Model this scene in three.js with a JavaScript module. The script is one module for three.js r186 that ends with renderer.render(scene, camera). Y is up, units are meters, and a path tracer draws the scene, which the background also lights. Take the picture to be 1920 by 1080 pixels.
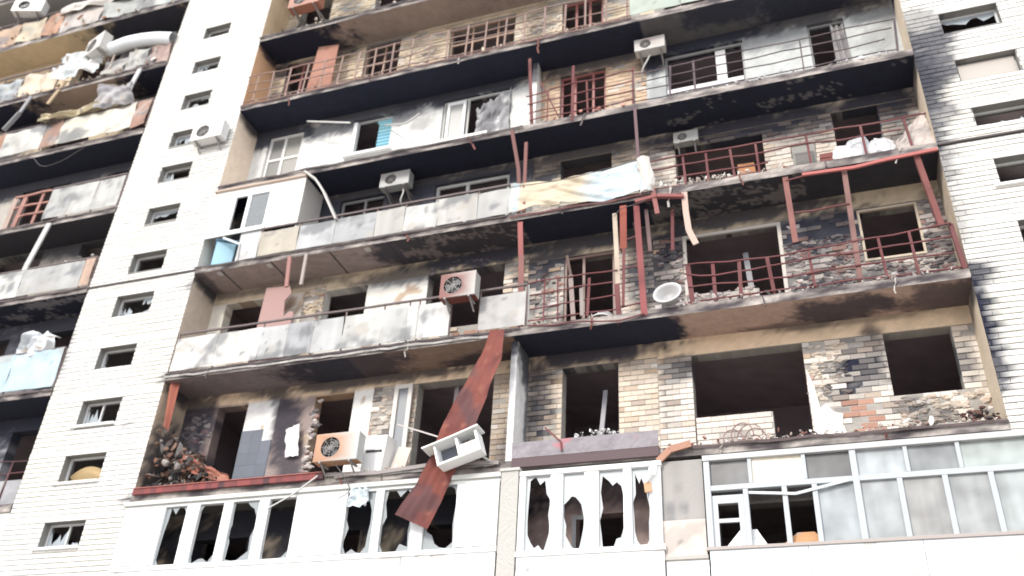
import * as THREE from 'three';
import { ImprovedNoise } from 'three/addons/math/ImprovedNoise.js';

// ---------------------------------------------------------------- camera, sky, sun, exposure
const scene = new THREE.Scene();
const camera = new THREE.PerspectiveCamera(34.29, 16 / 9, 0.1, 600);
camera.position.set(0, 1.6, 16.44);
camera.rotation.order = 'YXZ';
const DEG = Math.PI / 180;
camera.rotation.set(32.6645 * DEG, 20.8707 * DEG, 3.3971 * DEG);
camera.updateMatrixWorld(true);
camera.focus = 13.5; camera.userData.fStop = 0.6; // the hand-held phone picture is slightly out of focus, more so far up the facade

const renderer = new THREE.WebGLRenderer({ antialias: true });
renderer.setSize(1024, 576);
renderer.toneMapping = THREE.LinearToneMapping;
renderer.toneMappingExposure = 2.05;
renderer.shadowMap.enabled = true;

{ // bright hazy overcast
  const W = 64, H = 32, d = new Float32Array(W * H * 4);
  for (let j = 0; j < H; j++) for (let i = 0; i < W; i++) {
    const el = ((j + 0.5) / H - 0.5) * Math.PI, s = Math.sin(el);
    const v = s > 0 ? 1.02 + 0.12 * s : 0.3;
    const k = (j * W + i) * 4;
    d[k] = v * 0.97; d[k + 1] = v * 0.99; d[k + 2] = v * 1.05; d[k + 3] = 1;
  }
  const t = new THREE.DataTexture(d, W, H, THREE.RGBAFormat, THREE.FloatType);
  t.mapping = THREE.EquirectangularReflectionMapping;
  t.magFilter = THREE.LinearFilter; t.minFilter = THREE.LinearFilter; t.needsUpdate = true;
  scene.background = t; scene.environment = t;
}
const sun = new THREE.DirectionalLight(new THREE.Color(1.0, 0.93, 0.83), 1.3);
sun.position.set(-14 - 6, 12 + 27, 40); sun.target.position.set(-6, 12, 0);
sun.castShadow = true; sun.shadow.radius = 22; sun.shadow.mapSize.set(2048, 2048);
Object.assign(sun.shadow.camera, { left: -30, right: 30, top: 30, bottom: -30, near: 1, far: 120 });
scene.add(sun, sun.target);

// ---------------------------------------------------------------- helpers
let seed = 20240611;
const R = () => { seed = (seed * 1664525 + 1013904223) >>> 0; return seed / 4294967296; };
const rr = (a, b) => a + (b - a) * R();
const perlin = new ImprovedNoise();
const nz = (x, y, z = 0) => perlin.noise(x, y, z);
const fbm = (x, y, z = 0) => nz(x, y, z) + 0.5 * nz(x * 2.1 + 7, y * 2.1 + 3, z + 5) + 0.25 * nz(x * 4.3 + 1, y * 4.3 + 9, z + 11);
const clamp = (v, a = 0, b = 1) => Math.min(b, Math.max(a, v));
const sst = (a, b, v) => { v = clamp((v - a) / (b - a)); return v * v * (3 - 2 * v); };
const mix = (a, b, t) => [a[0] + (b[0] - a[0]) * t, a[1] + (b[1] - a[1]) * t, a[2] + (b[2] - a[2]) * t];
const mul = (a, k) => [a[0] * k, a[1] * k, a[2] * k];
const V = (x, y, z) => new THREE.Vector3(x, y, z);

const C = {
  white: [0.66, 0.64, 0.6], brick: [0.62, 0.6, 0.55], cream: [0.62, 0.5, 0.36], tan: [0.44, 0.31, 0.21], mortar: [0.36, 0.34, 0.31],
  redbrick: [0.34, 0.16, 0.12], soot: [0.0115, 0.0145, 0.032], char: [0.034, 0.033, 0.042], room: [0.34, 0.28, 0.3], concrete: [0.36, 0.34, 0.31],
  red: [0.17, 0.056, 0.058], rust: [0.36, 0.12, 0.07], pink: [0.48, 0.25, 0.21], grey: [0.46, 0.46, 0.44], pale: [0.72, 0.73, 0.72], pvc: [0.82, 0.83, 0.82],
  blue: [0.5, 0.68, 0.74], slate: [0.12, 0.13, 0.16], wood: [0.42, 0.22, 0.1], orange: [0.5, 0.27, 0.14],
};

const gritTex = (() => {
  const N = 256, d = new Uint8Array(N * N * 4);
  for (let j = 0; j < N; j++) for (let i = 0; i < N; i++) {
    const a = (i / N) * Math.PI * 2, b = (j / N) * Math.PI * 2;
    const f = 2.2;
    let v = 0, am = 0.5, fr = f;
    for (let o = 0; o < 4; o++) { v += am * nz(Math.cos(a) * fr + 3, Math.sin(a) * fr + Math.cos(b) * fr, Math.sin(b) * fr + o * 9); am *= 0.6; fr *= 2.1; }
    v = clamp(0.5 + v * 0.8 + (R() - 0.5) * 0.12);
    const k = (j * N + i) * 4; d[k] = d[k + 1] = d[k + 2] = v * 255; d[k + 3] = 255;
  }
  const t = new THREE.DataTexture(d, N, N); t.wrapS = t.wrapT = THREE.RepeatWrapping; t.magFilter = THREE.LinearFilter; t.needsUpdate = true;
  return t;
})();
const mk = (o) => new THREE.MeshStandardMaterial({ vertexColors: true, roughness: 0.95, metalness: 0, ...o });
const M = {
  masonry: mk({ bumpMap: gritTex, bumpScale: 0.012 }),
  plain: mk({ roughness: 0.9 }),
  metal: mk({ roughness: 0.62, metalness: 0.25, bumpMap: gritTex, bumpScale: 0.004 }),
  rusty: mk({ roughness: 0.88, metalness: 0.05, bumpMap: gritTex, bumpScale: 0.006 }),
  paint: mk({ roughness: 0.5, bumpMap: gritTex, bumpScale: 0.002 }),
  cloth: mk({ roughness: 1 }),
  glass: new THREE.MeshPhysicalMaterial({ vertexColors: true, roughness: 0.35, transmission: 0.55, thickness: 0, ior: 1.5 }),
  clear: new THREE.MeshPhysicalMaterial({ vertexColors: true, roughness: 0.05, transmission: 0.9, thickness: 0, ior: 1.5 }),
};

class G { // collects coloured faces; uv in metres
  constructor() { this.p = []; this.n = []; this.c = []; this.t = []; this.m = null; }
  v(q, n, c, u) { this.p.push(q.x, q.y, q.z); this.n.push(n.x, n.y, n.z); this.c.push(c[0], c[1], c[2]); this.t.push(u[0], u[1]); }
  quad(a, b, c, d, k, k2, k3, k4) { // counter-clockwise from outside; colours per corner
    if (this.m) { a = a.clone().applyMatrix4(this.m); b = b.clone().applyMatrix4(this.m); c = c.clone().applyMatrix4(this.m); d = d.clone().applyMatrix4(this.m); }
    const n = V(0, 0, 0).subVectors(c, a).cross(V(0, 0, 0).subVectors(d, b)).normalize();
    const ax = Math.abs(n.x), ay = Math.abs(n.y), az = Math.abs(n.z);
    const uv = (q) => az >= ax && az >= ay ? [q.x, q.y] : ax >= ay ? [q.z, q.y] : [q.x, q.z];
    const ks = [k, k2 || k, k3 || k, k4 || k], vs = [a, b, c, d];
    for (const i of [0, 1, 2, 0, 2, 3]) this.v(vs[i], n, ks[i], uv(vs[i]));
    return this;
  }
  box(x0, x1, y0, y1, z0, z1, k, skip = '') {
    const q = (x, y, z) => V(x, y, z);
    if (!skip.includes('f')) this.quad(q(x0, y0, z1), q(x1, y0, z1), q(x1, y1, z1), q(x0, y1, z1), k);
    if (!skip.includes('b')) this.quad(q(x1, y0, z0), q(x0, y0, z0), q(x0, y1, z0), q(x1, y1, z0), k);
    if (!skip.includes('r')) this.quad(q(x1, y0, z1), q(x1, y0, z0), q(x1, y1, z0), q(x1, y1, z1), k);
    if (!skip.includes('l')) this.quad(q(x0, y0, z0), q(x0, y0, z1), q(x0, y1, z1), q(x0, y1, z0), k);
    if (!skip.includes('t')) this.quad(q(x0, y1, z1), q(x1, y1, z1), q(x1, y1, z0), q(x0, y1, z0), k);
    if (!skip.includes('u')) this.quad(q(x0, y0, z0), q(x1, y0, z0), q(x1, y0, z1), q(x0, y0, z1), k);
    return this;
  }
  bar(a, b, w, h, k, kb) { // rectangular bar from a to b, w sideways, h the other way, colours at both ends
    const d = V(0, 0, 0).subVectors(b, a).normalize();
    const up = Math.abs(d.y) > 0.9 ? V(0, 0, 1) : V(0, 1, 0);
    const s = V(0, 0, 0).crossVectors(d, up).normalize().multiplyScalar(w / 2), t = V(0, 0, 0).crossVectors(s, d).normalize().multiplyScalar(h / 2);
    const c = (o, i, j) => o.clone().addScaledVector(s, i).addScaledVector(t, j);
    const A = [c(a, -1, -1), c(a, 1, -1), c(a, 1, 1), c(a, -1, 1)], B = [c(b, -1, -1), c(b, 1, -1), c(b, 1, 1), c(b, -1, 1)];
    const e = kb || k;
    for (let i = 0; i < 4; i++) { const j = (i + 1) % 4; this.quad(A[i], B[i], B[j], A[j], k, e, e, k); }
    this.quad(A[0], A[1], A[2], A[3], k); this.quad(B[3], B[2], B[1], B[0], e);
    return this;
  }
  path(pts, w, h, k) { for (let i = 0; i + 1 < pts.length; i++) this.bar(pts[i], pts[i + 1], w, h, k); return this; }
  add(geo, mat4, k) {
    const g = geo.index ? geo.toNonIndexed() : geo.clone();
    if (mat4) g.applyMatrix4(mat4);
    if (this.m) g.applyMatrix4(this.m);
    const P = g.attributes.position, N = g.attributes.normal, K = g.attributes.color;
    for (let i = 0; i < P.count; i++) {
      this.p.push(P.getX(i), P.getY(i), P.getZ(i)); this.n.push(N.getX(i), N.getY(i), N.getZ(i));
      if (K && !k) this.c.push(K.getX(i), K.getY(i), K.getZ(i)); else this.c.push(k[0], k[1], k[2]);
      this.t.push(P.getX(i) + P.getZ(i) * 0.7, P.getY(i) + P.getZ(i) * 0.3);
    }
    return this;
  }
  geo() {
    const g = new THREE.BufferGeometry();
    g.setAttribute('position', new THREE.Float32BufferAttribute(this.p, 3)); g.setAttribute('normal', new THREE.Float32BufferAttribute(this.n, 3));
    g.setAttribute('color', new THREE.Float32BufferAttribute(this.c, 3)); g.setAttribute('uv', new THREE.Float32BufferAttribute(this.t, 2));
    return g;
  }
}
function sheetGeo(nu, nv, P, t, col) { // bent sheet with thickness
  const pos = [], cl = [], uv = [], idx = [], e = 1e-3, S = (nu + 1) * (nv + 1);
  const pt = [], no = [];
  for (let j = 0; j <= nv; j++) for (let i = 0; i <= nu; i++) {
    const u = i / nu, v = j / nv, a = P(u, v);
    const du = P(Math.min(1, u + e), v).sub(P(Math.max(0, u - e), v)), dv = P(u, Math.min(1, v + e)).sub(P(u, Math.max(0, v - e)));
    pt.push(a); no.push(du.cross(dv).normalize());
  }
  for (const sg of [1, -1]) for (let k = 0; k < S; k++) {
    const q = pt[k].clone().addScaledVector(no[k], sg * t / 2), i = k % (nu + 1), j = (k / (nu + 1)) | 0, c = col(i / nu, j / nv, q, sg);
    pos.push(q.x, q.y, q.z); cl.push(...c); uv.push(q.x, q.y);
  }
  const W = nu + 1;
  for (let j = 0; j < nv; j++) for (let i = 0; i < nu; i++) {
    const a = j * W + i, b = a + 1, c = b + W, d = a + W;
    idx.push(a, b, c, a, c, d, S + a, S + c, S + b, S + a, S + d, S + c);
  }
  const edge = [];
  for (let i = 0; i < nu; i++) { edge.push([i, i + 1]); edge.push([nv * W + i + 1, nv * W + i]); }
  for (let j = 0; j < nv; j++) { edge.push([(j + 1) * W, j * W]); edge.push([j * W + nu, (j + 1) * W + nu]); }
  for (const [a, b] of edge) {
    const o = pos.length / 3;
    for (const k of [a, b, b + S, a + S]) { pos.push(pos[k * 3], pos[k * 3 + 1], pos[k * 3 + 2]); cl.push(cl[k * 3], cl[k * 3 + 1], cl[k * 3 + 2]); uv.push(uv[k * 2], uv[k * 2 + 1]); }
    idx.push(o, o + 2, o + 1, o, o + 3, o + 2);
  }
  const g = new THREE.BufferGeometry();
  g.setAttribute('position', new THREE.Float32BufferAttribute(pos, 3)); g.setAttribute('color', new THREE.Float32BufferAttribute(cl, 3));
  g.setAttribute('uv', new THREE.Float32BufferAttribute(uv, 2)); g.setIndex(idx); g.computeVertexNormals();
  return g;
}
// bilinear patch from four corners (bottom-left, bottom-right, top-right, top-left)
const patch = (a, b, c, d) => (u, v) => a.clone().lerp(b, u).lerp(d.clone().lerp(c, u), v);

const used = {}, bases = new WeakMap();
const numbered = (n) => { used[n] = (used[n] ?? -1) + 1; return used[n] ? n + '_' + String(used[n]).padStart(3, '0') : n; };
function thing(name, label, category, base, group) {
  const o = new THREE.Group(); o.name = numbered(name); o.position.set(...base); scene.add(o);
  o.userData = { label, category }; if (group) o.userData.group = group;
  bases.set(o, base); return o;
}
function part(parent, name, g, mat, label) {
  const geo = g instanceof G ? g.geo() : g, b = bases.get(parent);
  geo.translate(-b[0], -b[1], -b[2]);
  const m = new THREE.Mesh(geo, mat); m.name = name; m.castShadow = m.receiveShadow = true;
  if (label) m.userData.label = label;
  bases.set(m, b); parent.add(m); return m;
}
function single(name, label, category, g, mat, group) { // a thing that is one mesh, its origin at its base
  const geo = g instanceof G ? g.geo() : g; geo.computeBoundingBox();
  const bb = geo.boundingBox, b = [(bb.min.x + bb.max.x) / 2, bb.min.y, (bb.min.z + bb.max.z) / 2];
  geo.translate(-b[0], -b[1], -b[2]);
  const m = new THREE.Mesh(geo, mat); m.name = numbered(name); m.position.set(...b); m.castShadow = m.receiveShadow = true;
  m.userData = { label, category }; if (group) m.userData.group = group; scene.add(m); return m;
}
const M4 = (x, y, z, rx = 0, ry = 0, rz = 0, s = 1) => new THREE.Matrix4().compose(V(x, y, z), new THREE.Quaternion().setFromEuler(new THREE.Euler(rx, ry, rz)), V(s, s, s));

// flat face cut into small cells so that it can carry stains; holes are left out
function cells(a0, a1, step, extra) {
  const s = new Set([a0, a1]); const n = Math.max(1, Math.round((a1 - a0) / step));
  for (let i = 1; i < n; i++) s.add(a0 + (a1 - a0) * i / n);
  for (const e of extra) if (e > a0 && e < a1) s.add(e);
  return [...s].sort((p, q) => p - q).filter((v, i, A) => i === 0 || v - A[i - 1] > 1e-5);
}
function face(g, x0, x1, y0, y1, holes, at, col, step = 0.09) {
  const xs = cells(x0, x1, step, holes.flatMap((h) => [h[0], h[1]])), ys = cells(y0, y1, step, holes.flatMap((h) => [h[2], h[3]]));
  const K = xs.map((x) => ys.map((y) => col(x, y)));
  for (let i = 0; i + 1 < xs.length; i++) for (let j = 0; j + 1 < ys.length; j++) {
    const mx = (xs[i] + xs[i + 1]) / 2, my = (ys[j] + ys[j + 1]) / 2;
    if (holes.some((h) => mx > h[0] && mx < h[1] && my > h[2] && my < h[3])) continue;
    g.quad(at(xs[i], ys[j]), at(xs[i + 1], ys[j]), at(xs[i + 1], ys[j + 1]), at(xs[i], ys[j + 1]), K[i][j], K[i + 1][j], K[i + 1][j + 1], K[i][j + 1]);
  }
}
function wall(g, x0, x1, y0, y1, zf, th, holes, col, inner = C.room) {
  face(g, x0, x1, y0, y1, holes, (x, y) => V(x, y, zf), col);
  face(g, x0, x1, y0, y1, holes.map((h) => [x0 + x1 - h[1], x0 + x1 - h[0], h[2], h[3]]), (x, y) => V(x0 + x1 - x, y, zf - th), () => inner, 2); // mirrored so that it faces backwards
  for (const [a, b, c, d] of holes) {
    const z0 = zf - th, k = col;
    const ys = cells(c, d, 0.12, []), xs = cells(a, b, 0.12, []);
    for (let j = 0; j + 1 < ys.length; j++) {
      g.quad(V(a, ys[j], zf), V(a, ys[j], z0), V(a, ys[j + 1], z0), V(a, ys[j + 1], zf), k(a, ys[j]), k(a, ys[j]), k(a, ys[j + 1]), k(a, ys[j + 1]));
      g.quad(V(b, ys[j], z0), V(b, ys[j], zf), V(b, ys[j + 1], zf), V(b, ys[j + 1], z0), k(b, ys[j]), k(b, ys[j]), k(b, ys[j + 1]), k(b, ys[j + 1]));
    }
    for (let i = 0; i + 1 < xs.length; i++) {
      g.quad(V(xs[i], c, zf), V(xs[i + 1], c, zf), V(xs[i + 1], c, z0), V(xs[i], c, z0), k(xs[i], c));
      g.quad(V(xs[i], d, z0), V(xs[i + 1], d, z0), V(xs[i + 1], d, zf), V(xs[i], d, zf), k(xs[i], d));
    }
  }
}
// soot: patches with ragged, grainy outlines; blob = [x, y, rx, ry, strength]
function sootAt(x, y, blobs, k = 0) {
  let s = 0; const f = 0.38 * fbm(x * 1.7 + k, y * 1.7, k) + 0.3 * nz(x * 9, y * 9 + k, 2);
  for (const [bx, by, rx, ry, st] of blobs) {
    const d = Math.hypot((x - bx) / rx, (y - by) / ry) + f;
    s = Math.max(s, st * sst(1.22, 0.62, d));
  }
  return s;
}
const grain = (x, y, a = 0.12) => 1 + a * (fbm(x * 3.1, y * 3.1, 4) * 0.8 + nz(x * 14, y * 14, 8) * 0.8);
// bricks are gathered here and built at the end
const BR = [];
const BL = 0.295, BH = 0.12, MJ = 0.013;
function bricks(parent, x0, x1, y0, y1, z, holes, col, gone = () => false, soot = null, rough = () => 0) {
  const n = Math.floor((y1 - y0) / BH + 0.01), h = (y1 - y0) / n;
  for (let j = 0; j < n; j++) {
    const ya = y0 + j * h + MJ / 2, yb = y0 + (j + 1) * h - MJ / 2;
    // spans of this course that are free of openings
    let spans = [[x0, x1]];
    for (const [a, b, c, d] of holes) if (yb > c + 0.02 && ya < d - 0.02) spans = spans.flatMap(([p, q]) => b <= p || a >= q ? [[p, q]] : [[p, a], [b, q]].filter((s) => s[1] - s[0] > 0.03));
    for (const [p, q] of spans) {
      const off = (j % 2) * BL / 2 + p * 0;
      let x = Math.floor((p - off) / BL) * BL + off;
      for (; x < q; x += BL) {
        const a = Math.max(p, x), b = Math.min(q, x + BL);
        if (b - a < 0.035) continue;
        const mx = (a + b) / 2, my = (ya + yb) / 2;
        if (gone(mx, my)) continue;
        const rg = rough(mx, my), js = rg > 0.6 ? rr(0.15, 1) : rg > 0 ? rr(0.75, 1) : 1, s4 = soot && [[a, ya], [b, ya], [b, yb], [a, yb]].map(([sx, sy]) => soot(sx, sy) * js);
        BR.push({ parent, a: a + MJ * 0.22, b: b - MJ * 0.22, ya: ya + 0.003, yb: yb - 0.003, z, col: col(mx, my), s4, dz: rr(-0.004, 0.005) + rg * rr(-0.045, 0.03), rg });
      }
    }
  }
}

// ---------------------------------------------------------------- ground
{
  const g = new G(); g.quad(V(-150, 0, 120), V(150, 0, 120), V(150, 0, -120), V(-150, 0, -120), [0.31, 0.285, 0.26]);
  const m = new THREE.Mesh(g.geo(), M.masonry); m.name = 'ground'; m.userData.kind = 'structure'; m.receiveShadow = true; scene.add(m);
}

// ---------------------------------------------------------------- the building
const S = [8.53, 11.61, 14.75, 17.5, 20.56, 23.5, 26.6, 29.6], TH = 0.2;      // undersides of the balcony slabs
const XL0 = -18.72, XL = -15.22, XR = 2.9, ZB = -1;                            // piers and loggia back wall
const building = thing('apartment_building', 'burnt-out brick apartment block with soot-black loggias and empty window openings', 'building', [0, 0, 0]);
const fl = (k) => S[k] + TH;

// ---- piers: pale brick with a concrete course above each window
const LW = [[-17.58, -16.6, 24.39, 24.89], [-17.58, -16.6, 22.78, 23.33], [-17.55, -16.55, 21.27, 21.85], [-17.53, -16.5, 19.74, 20.3], [-17.52, -16.44, 18.37, 18.94], [-17.5, -16.42, 16.85, 17.4], [-17.52, -16.4, 15.19, 15.8], [-17.6, -16.4, 13.8, 14.44], [-17.6, -16.44, 12.23, 12.85], [-17.6, -16.4, 10.65, 11.33], [-17.58, -16.36, 9.17, 9.86], [-17.55, -16.36, 7.6, 8.2]];
const RW = [[3.6, 4.78, 18.0, 18.61], [3.66, 4.84, 16.52, 17.13], [3.72, 4.9, 15.2, 15.72], [3.84, 5.0, 13.66, 14.31], [3.93, 5.1, 12.14, 12.75], [3.95, 5.1, 10.6, 11.25], [3.95, 5.1, 9.1, 9.75], [3.56, 4.76, 19.5, 20.1]];
const rightSoot = [[3.15, 17.85, 0.75, 0.6, 0.85], [3.3, 18.4, 0.7, 0.4, 0.55], [3.2, 17.3, 0.6, 0.9, 0.85], [3.1, 15.9, 0.4, 0.5, 0.7], [2.95, 17.0, 0.45, 1.0, 0.95], [3.0, 16.3, 0.4, 0.9, 0.9], [2.9, 15.3, 0.3, 0.9, 0.8], [2.95, 14.2, 0.28, 0.7, 0.6], [2.92, 13.1, 0.22, 0.7, 0.45], [3.0, 11.75, 0.42, 0.3, 0.9], [2.98, 10.7, 0.2, 1.15, 1], [2.98, 9.7, 0.18, 0.5, 0.9], [3.1, 18.6, 0.5, 0.35, 0.5]];
const leftSoot = [[-15.15, 14.45, 0.4, 0.2, 0.6], [-15.2, 11.7, 0.3, 0.15, 0.7], [-15.2, 8.6, 0.3, 0.15, 0.7], [-18.72, 12.9, 0.12, 0.8, 0.5], [-16.9, 11.42, 0.16, 0.05, 1], [-16.0, 10.5, 0.15, 0.12, 0.5]];
function pier(x0, x1, wins, soots, y0, y1) {
  const bands = wins.map((w) => [w[3] + 0.0, w[3] + 0.17]).sort((a, b) => a[0] - b[0]);
  const base = (x, y) => { const g = fbm(x * 0.5, y * 0.35, 3); return mix([0.73, 0.72, 0.7], [0.7, 0.67, 0.58], clamp(0.2 + g * 0.6 + 0.1)); };
  const g = new G();
  wall(g, x0, x1, y0, y1, -0.014, 0.35, wins, (x, y) => mix([0.24, 0.235, 0.22], C.soot, sootAt(x, y, soots)));
  // dark rooms behind the small windows
  face(g, x0, x1, y0, y1, [], (x, y) => V(x, y, -3), () => C.room, 3);
  const w = part(building, 'pier_wall', g, M.masonry);
  const col = (x, y) => mul(base(x, y), rr(0.94, 1.04)), sf = (x, y) => sootAt(x, y, soots, 3);
  let yb = y0;
  const chip = (x, y) => nz(x * 2.1, y * 2.1, 30) > 0.7;
  for (const [a, b] of bands) { if (a - yb > 0.1) bricks(w, x0, x1, yb, a, 0, wins, col, chip, sf); yb = b; }
  bricks(w, x0, x1, yb, y1, 0, wins, col, chip, sf);
  for (const [a, b] of bands) { // concrete course
    const c = new G(); face(c, x0, x1, a + 0.006, b - 0.006, [], (x, y) => V(x, y, 0.004), (x, y) => mix(mul([0.66, 0.65, 0.62], grain(x, y)), C.soot, sootAt(x, y, soots)), 0.12);
    c.box(x0, x1, a + 0.006, b - 0.006, -0.014, 0.004, [0.5, 0.49, 0.46], 'f');
    part(w, 'lintel_course', c, M.masonry);
  }
  return w;
}
const pierL = pier(XL0, XL, LW, leftSoot, 3, 30), pierR = pier(XR, 7.6, RW, rightSoot, 3, 30);
{ // strip coloured dark as the shadow gap across both piers by the blue-tank balcony
  for (const [a, b] of [[XL0, XL], [XR, 7.6]]) {
    const g = new G(); g.box(a, b, 14.86, 14.9, -0.02, 0.05, [0.1, 0.09, 0.09]); part(building, 'shadow_gap_strip', g, M.rusty);
  }
}
// side faces of the piers towards the loggias
const sideCol = (row, right) => (z, y) => {
  const n = grain(z * 2 + row, y);
  let b = right ? [0.62, 0.52, 0.4] : [[0.5, 0.4, 0.3], [0.52, 0.44, 0.36], [0.6, 0.56, 0.5], [0.76, 0.63, 0.5], [0.62, 0.38, 0.23], [0.55, 0.42, 0.28], [0.5, 0.45, 0.38]][row];
  if (row < 0) b = C.concrete;
  const sb = right ? [[-0.9, S[row + 1], 0.5, 0.7, 0.6 + (row === 3 ? 0.4 : 0)], [-0.2, S[row + 1] - 0.1, 0.5, 0.4, row === 1 ? 0.6 : 0.85]] : [[-0.6, S[row + 1], 0.7, row === 4 ? 0.25 : row === 3 ? 0.3 : 0.3, 0.9], [-0.8, fl(row) + 0.7, 0.9, 1.5, row === 0 ? 0.85 : 0]];
  if (z < -1.31) return C.room;
  return mix(mul(b, n), C.soot, sootAt(z, y, sb, row + 20));
};
for (let r = 0; r < 6; r++) {
  const g = new G(), y0 = S[r] - 0.0, y1 = S[r + 1];
  face(g, -5, 0, y0, y1, [], (z, y) => V(XL, y, -5 - z), (z, y) => sideCol(r, false)(-5 - z, y), 0.11);
  face(g, -5, 0, y0, y1, [], (z, y) => V(XR, y, z), (z, y) => sideCol(r, true)(z, y), 0.11);
  face(g, -5, 0, y0, y1, [], (z, y) => V(XL0, y, z), (z, y) => mul(C.concrete, grain(z, y)), 0.4);
  part(building, 'pier_side', g, M.masonry);
}

// ---- balcony slabs
const peel = (x, z, t) => nz(x * 1.1, z * 2.5, 40) + 0.7 * nz(x * 6, z * 10, 44) + 0.45 * nz(x * 15, z * 22, 47) > t;
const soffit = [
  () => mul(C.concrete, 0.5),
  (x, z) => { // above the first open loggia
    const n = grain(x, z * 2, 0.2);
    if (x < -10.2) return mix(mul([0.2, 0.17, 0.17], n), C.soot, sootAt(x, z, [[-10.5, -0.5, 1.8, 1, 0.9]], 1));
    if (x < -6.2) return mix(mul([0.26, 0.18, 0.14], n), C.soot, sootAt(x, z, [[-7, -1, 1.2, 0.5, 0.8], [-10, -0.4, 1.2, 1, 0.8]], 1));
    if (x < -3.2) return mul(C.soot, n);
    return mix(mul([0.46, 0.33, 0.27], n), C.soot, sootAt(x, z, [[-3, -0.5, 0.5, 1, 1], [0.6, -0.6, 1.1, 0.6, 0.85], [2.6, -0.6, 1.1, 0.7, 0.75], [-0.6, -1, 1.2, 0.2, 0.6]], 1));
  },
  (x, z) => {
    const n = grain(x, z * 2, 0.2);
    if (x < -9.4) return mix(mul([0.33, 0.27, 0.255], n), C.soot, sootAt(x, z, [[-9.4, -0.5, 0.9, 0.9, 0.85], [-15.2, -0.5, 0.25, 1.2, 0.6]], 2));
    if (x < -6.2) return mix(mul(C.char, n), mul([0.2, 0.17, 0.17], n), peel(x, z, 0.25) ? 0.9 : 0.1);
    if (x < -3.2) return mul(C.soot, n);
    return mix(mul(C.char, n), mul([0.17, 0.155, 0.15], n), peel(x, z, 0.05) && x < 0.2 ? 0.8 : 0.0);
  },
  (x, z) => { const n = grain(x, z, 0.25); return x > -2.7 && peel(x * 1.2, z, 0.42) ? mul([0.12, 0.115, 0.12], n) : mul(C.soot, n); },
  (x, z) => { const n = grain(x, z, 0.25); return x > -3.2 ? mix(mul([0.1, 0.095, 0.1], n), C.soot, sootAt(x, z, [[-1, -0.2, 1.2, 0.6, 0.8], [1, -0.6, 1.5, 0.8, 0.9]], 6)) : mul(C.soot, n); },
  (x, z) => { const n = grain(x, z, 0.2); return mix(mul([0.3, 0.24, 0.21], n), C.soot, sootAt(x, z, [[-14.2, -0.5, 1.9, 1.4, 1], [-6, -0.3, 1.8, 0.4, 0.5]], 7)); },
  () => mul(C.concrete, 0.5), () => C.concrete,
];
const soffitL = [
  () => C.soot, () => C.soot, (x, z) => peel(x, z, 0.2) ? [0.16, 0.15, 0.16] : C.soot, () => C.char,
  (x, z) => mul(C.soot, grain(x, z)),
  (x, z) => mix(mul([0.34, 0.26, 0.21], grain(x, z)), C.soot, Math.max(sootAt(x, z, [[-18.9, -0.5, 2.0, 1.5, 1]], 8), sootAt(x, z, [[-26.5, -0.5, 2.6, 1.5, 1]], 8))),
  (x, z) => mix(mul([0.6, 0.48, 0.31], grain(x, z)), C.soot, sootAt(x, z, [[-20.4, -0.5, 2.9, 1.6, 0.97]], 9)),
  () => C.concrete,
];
function slab(k, x0, x1, col) {
  const g = new G(), y = S[k], zf = 0.03, edge = (x, yy) => mix(mul([0.4, 0.36, 0.33], grain(x, yy * 3, 0.4)), mul([0.06, 0.05, 0.055], grain(x, yy, 0.3)), clamp(0.55 + 1.1 * fbm(x * 1.3, yy * 5 + k * 7, k)));
  face(g, x0, x1, -zf, 1, [], (x, z) => V(x, y, -z), (x, z) => col(x, -z), 0.06);
  face(g, x0, x1, 1, 5, [], (x, z) => V(x, y, -z), (x, z) => mul(C.room, grain(x, z, 0.25)), 0.25);
  face(g, x0, x1, y, y + TH, [], (x, yy) => V(x, yy + (yy > y + TH - 0.01 ? 0.02 * nz(x * 3, k, 9) : 0), zf + 0.012 * nz(x * 5, yy * 9, k)), edge, 0.05);
  g.quad(V(x0, y + TH, zf), V(x1, y + TH, zf), V(x1, y + TH, -5), V(x0, y + TH, -5), mul(C.concrete, 0.7));
  part(building, 'balcony_slab', g, M.masonry);
}
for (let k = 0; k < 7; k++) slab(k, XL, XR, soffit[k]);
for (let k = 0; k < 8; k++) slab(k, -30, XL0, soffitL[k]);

// transverse joints and small plates on the underside above the corner window's neighbour
for (const x of [-14.4, -12.9, -11.2, -9.6]) { const g = new G(); g.box(x - 0.018, x + 0.018, S[2] - 0.006, S[2] - 0.002, -1, 0.02, [0.05, 0.04, 0.045]); part(building, 'soffit_joint', g, M.masonry); }
for (const x of [-14.5, -13.0, -10.2]) { const g = new G(); g.box(x - 0.07, x + 0.07, S[2] - 0.03, S[2] - 0.002, -0.2, -0.06, [0.5, 0.48, 0.46]); part(building, 'fixing_plate', g, M.masonry); }
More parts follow.
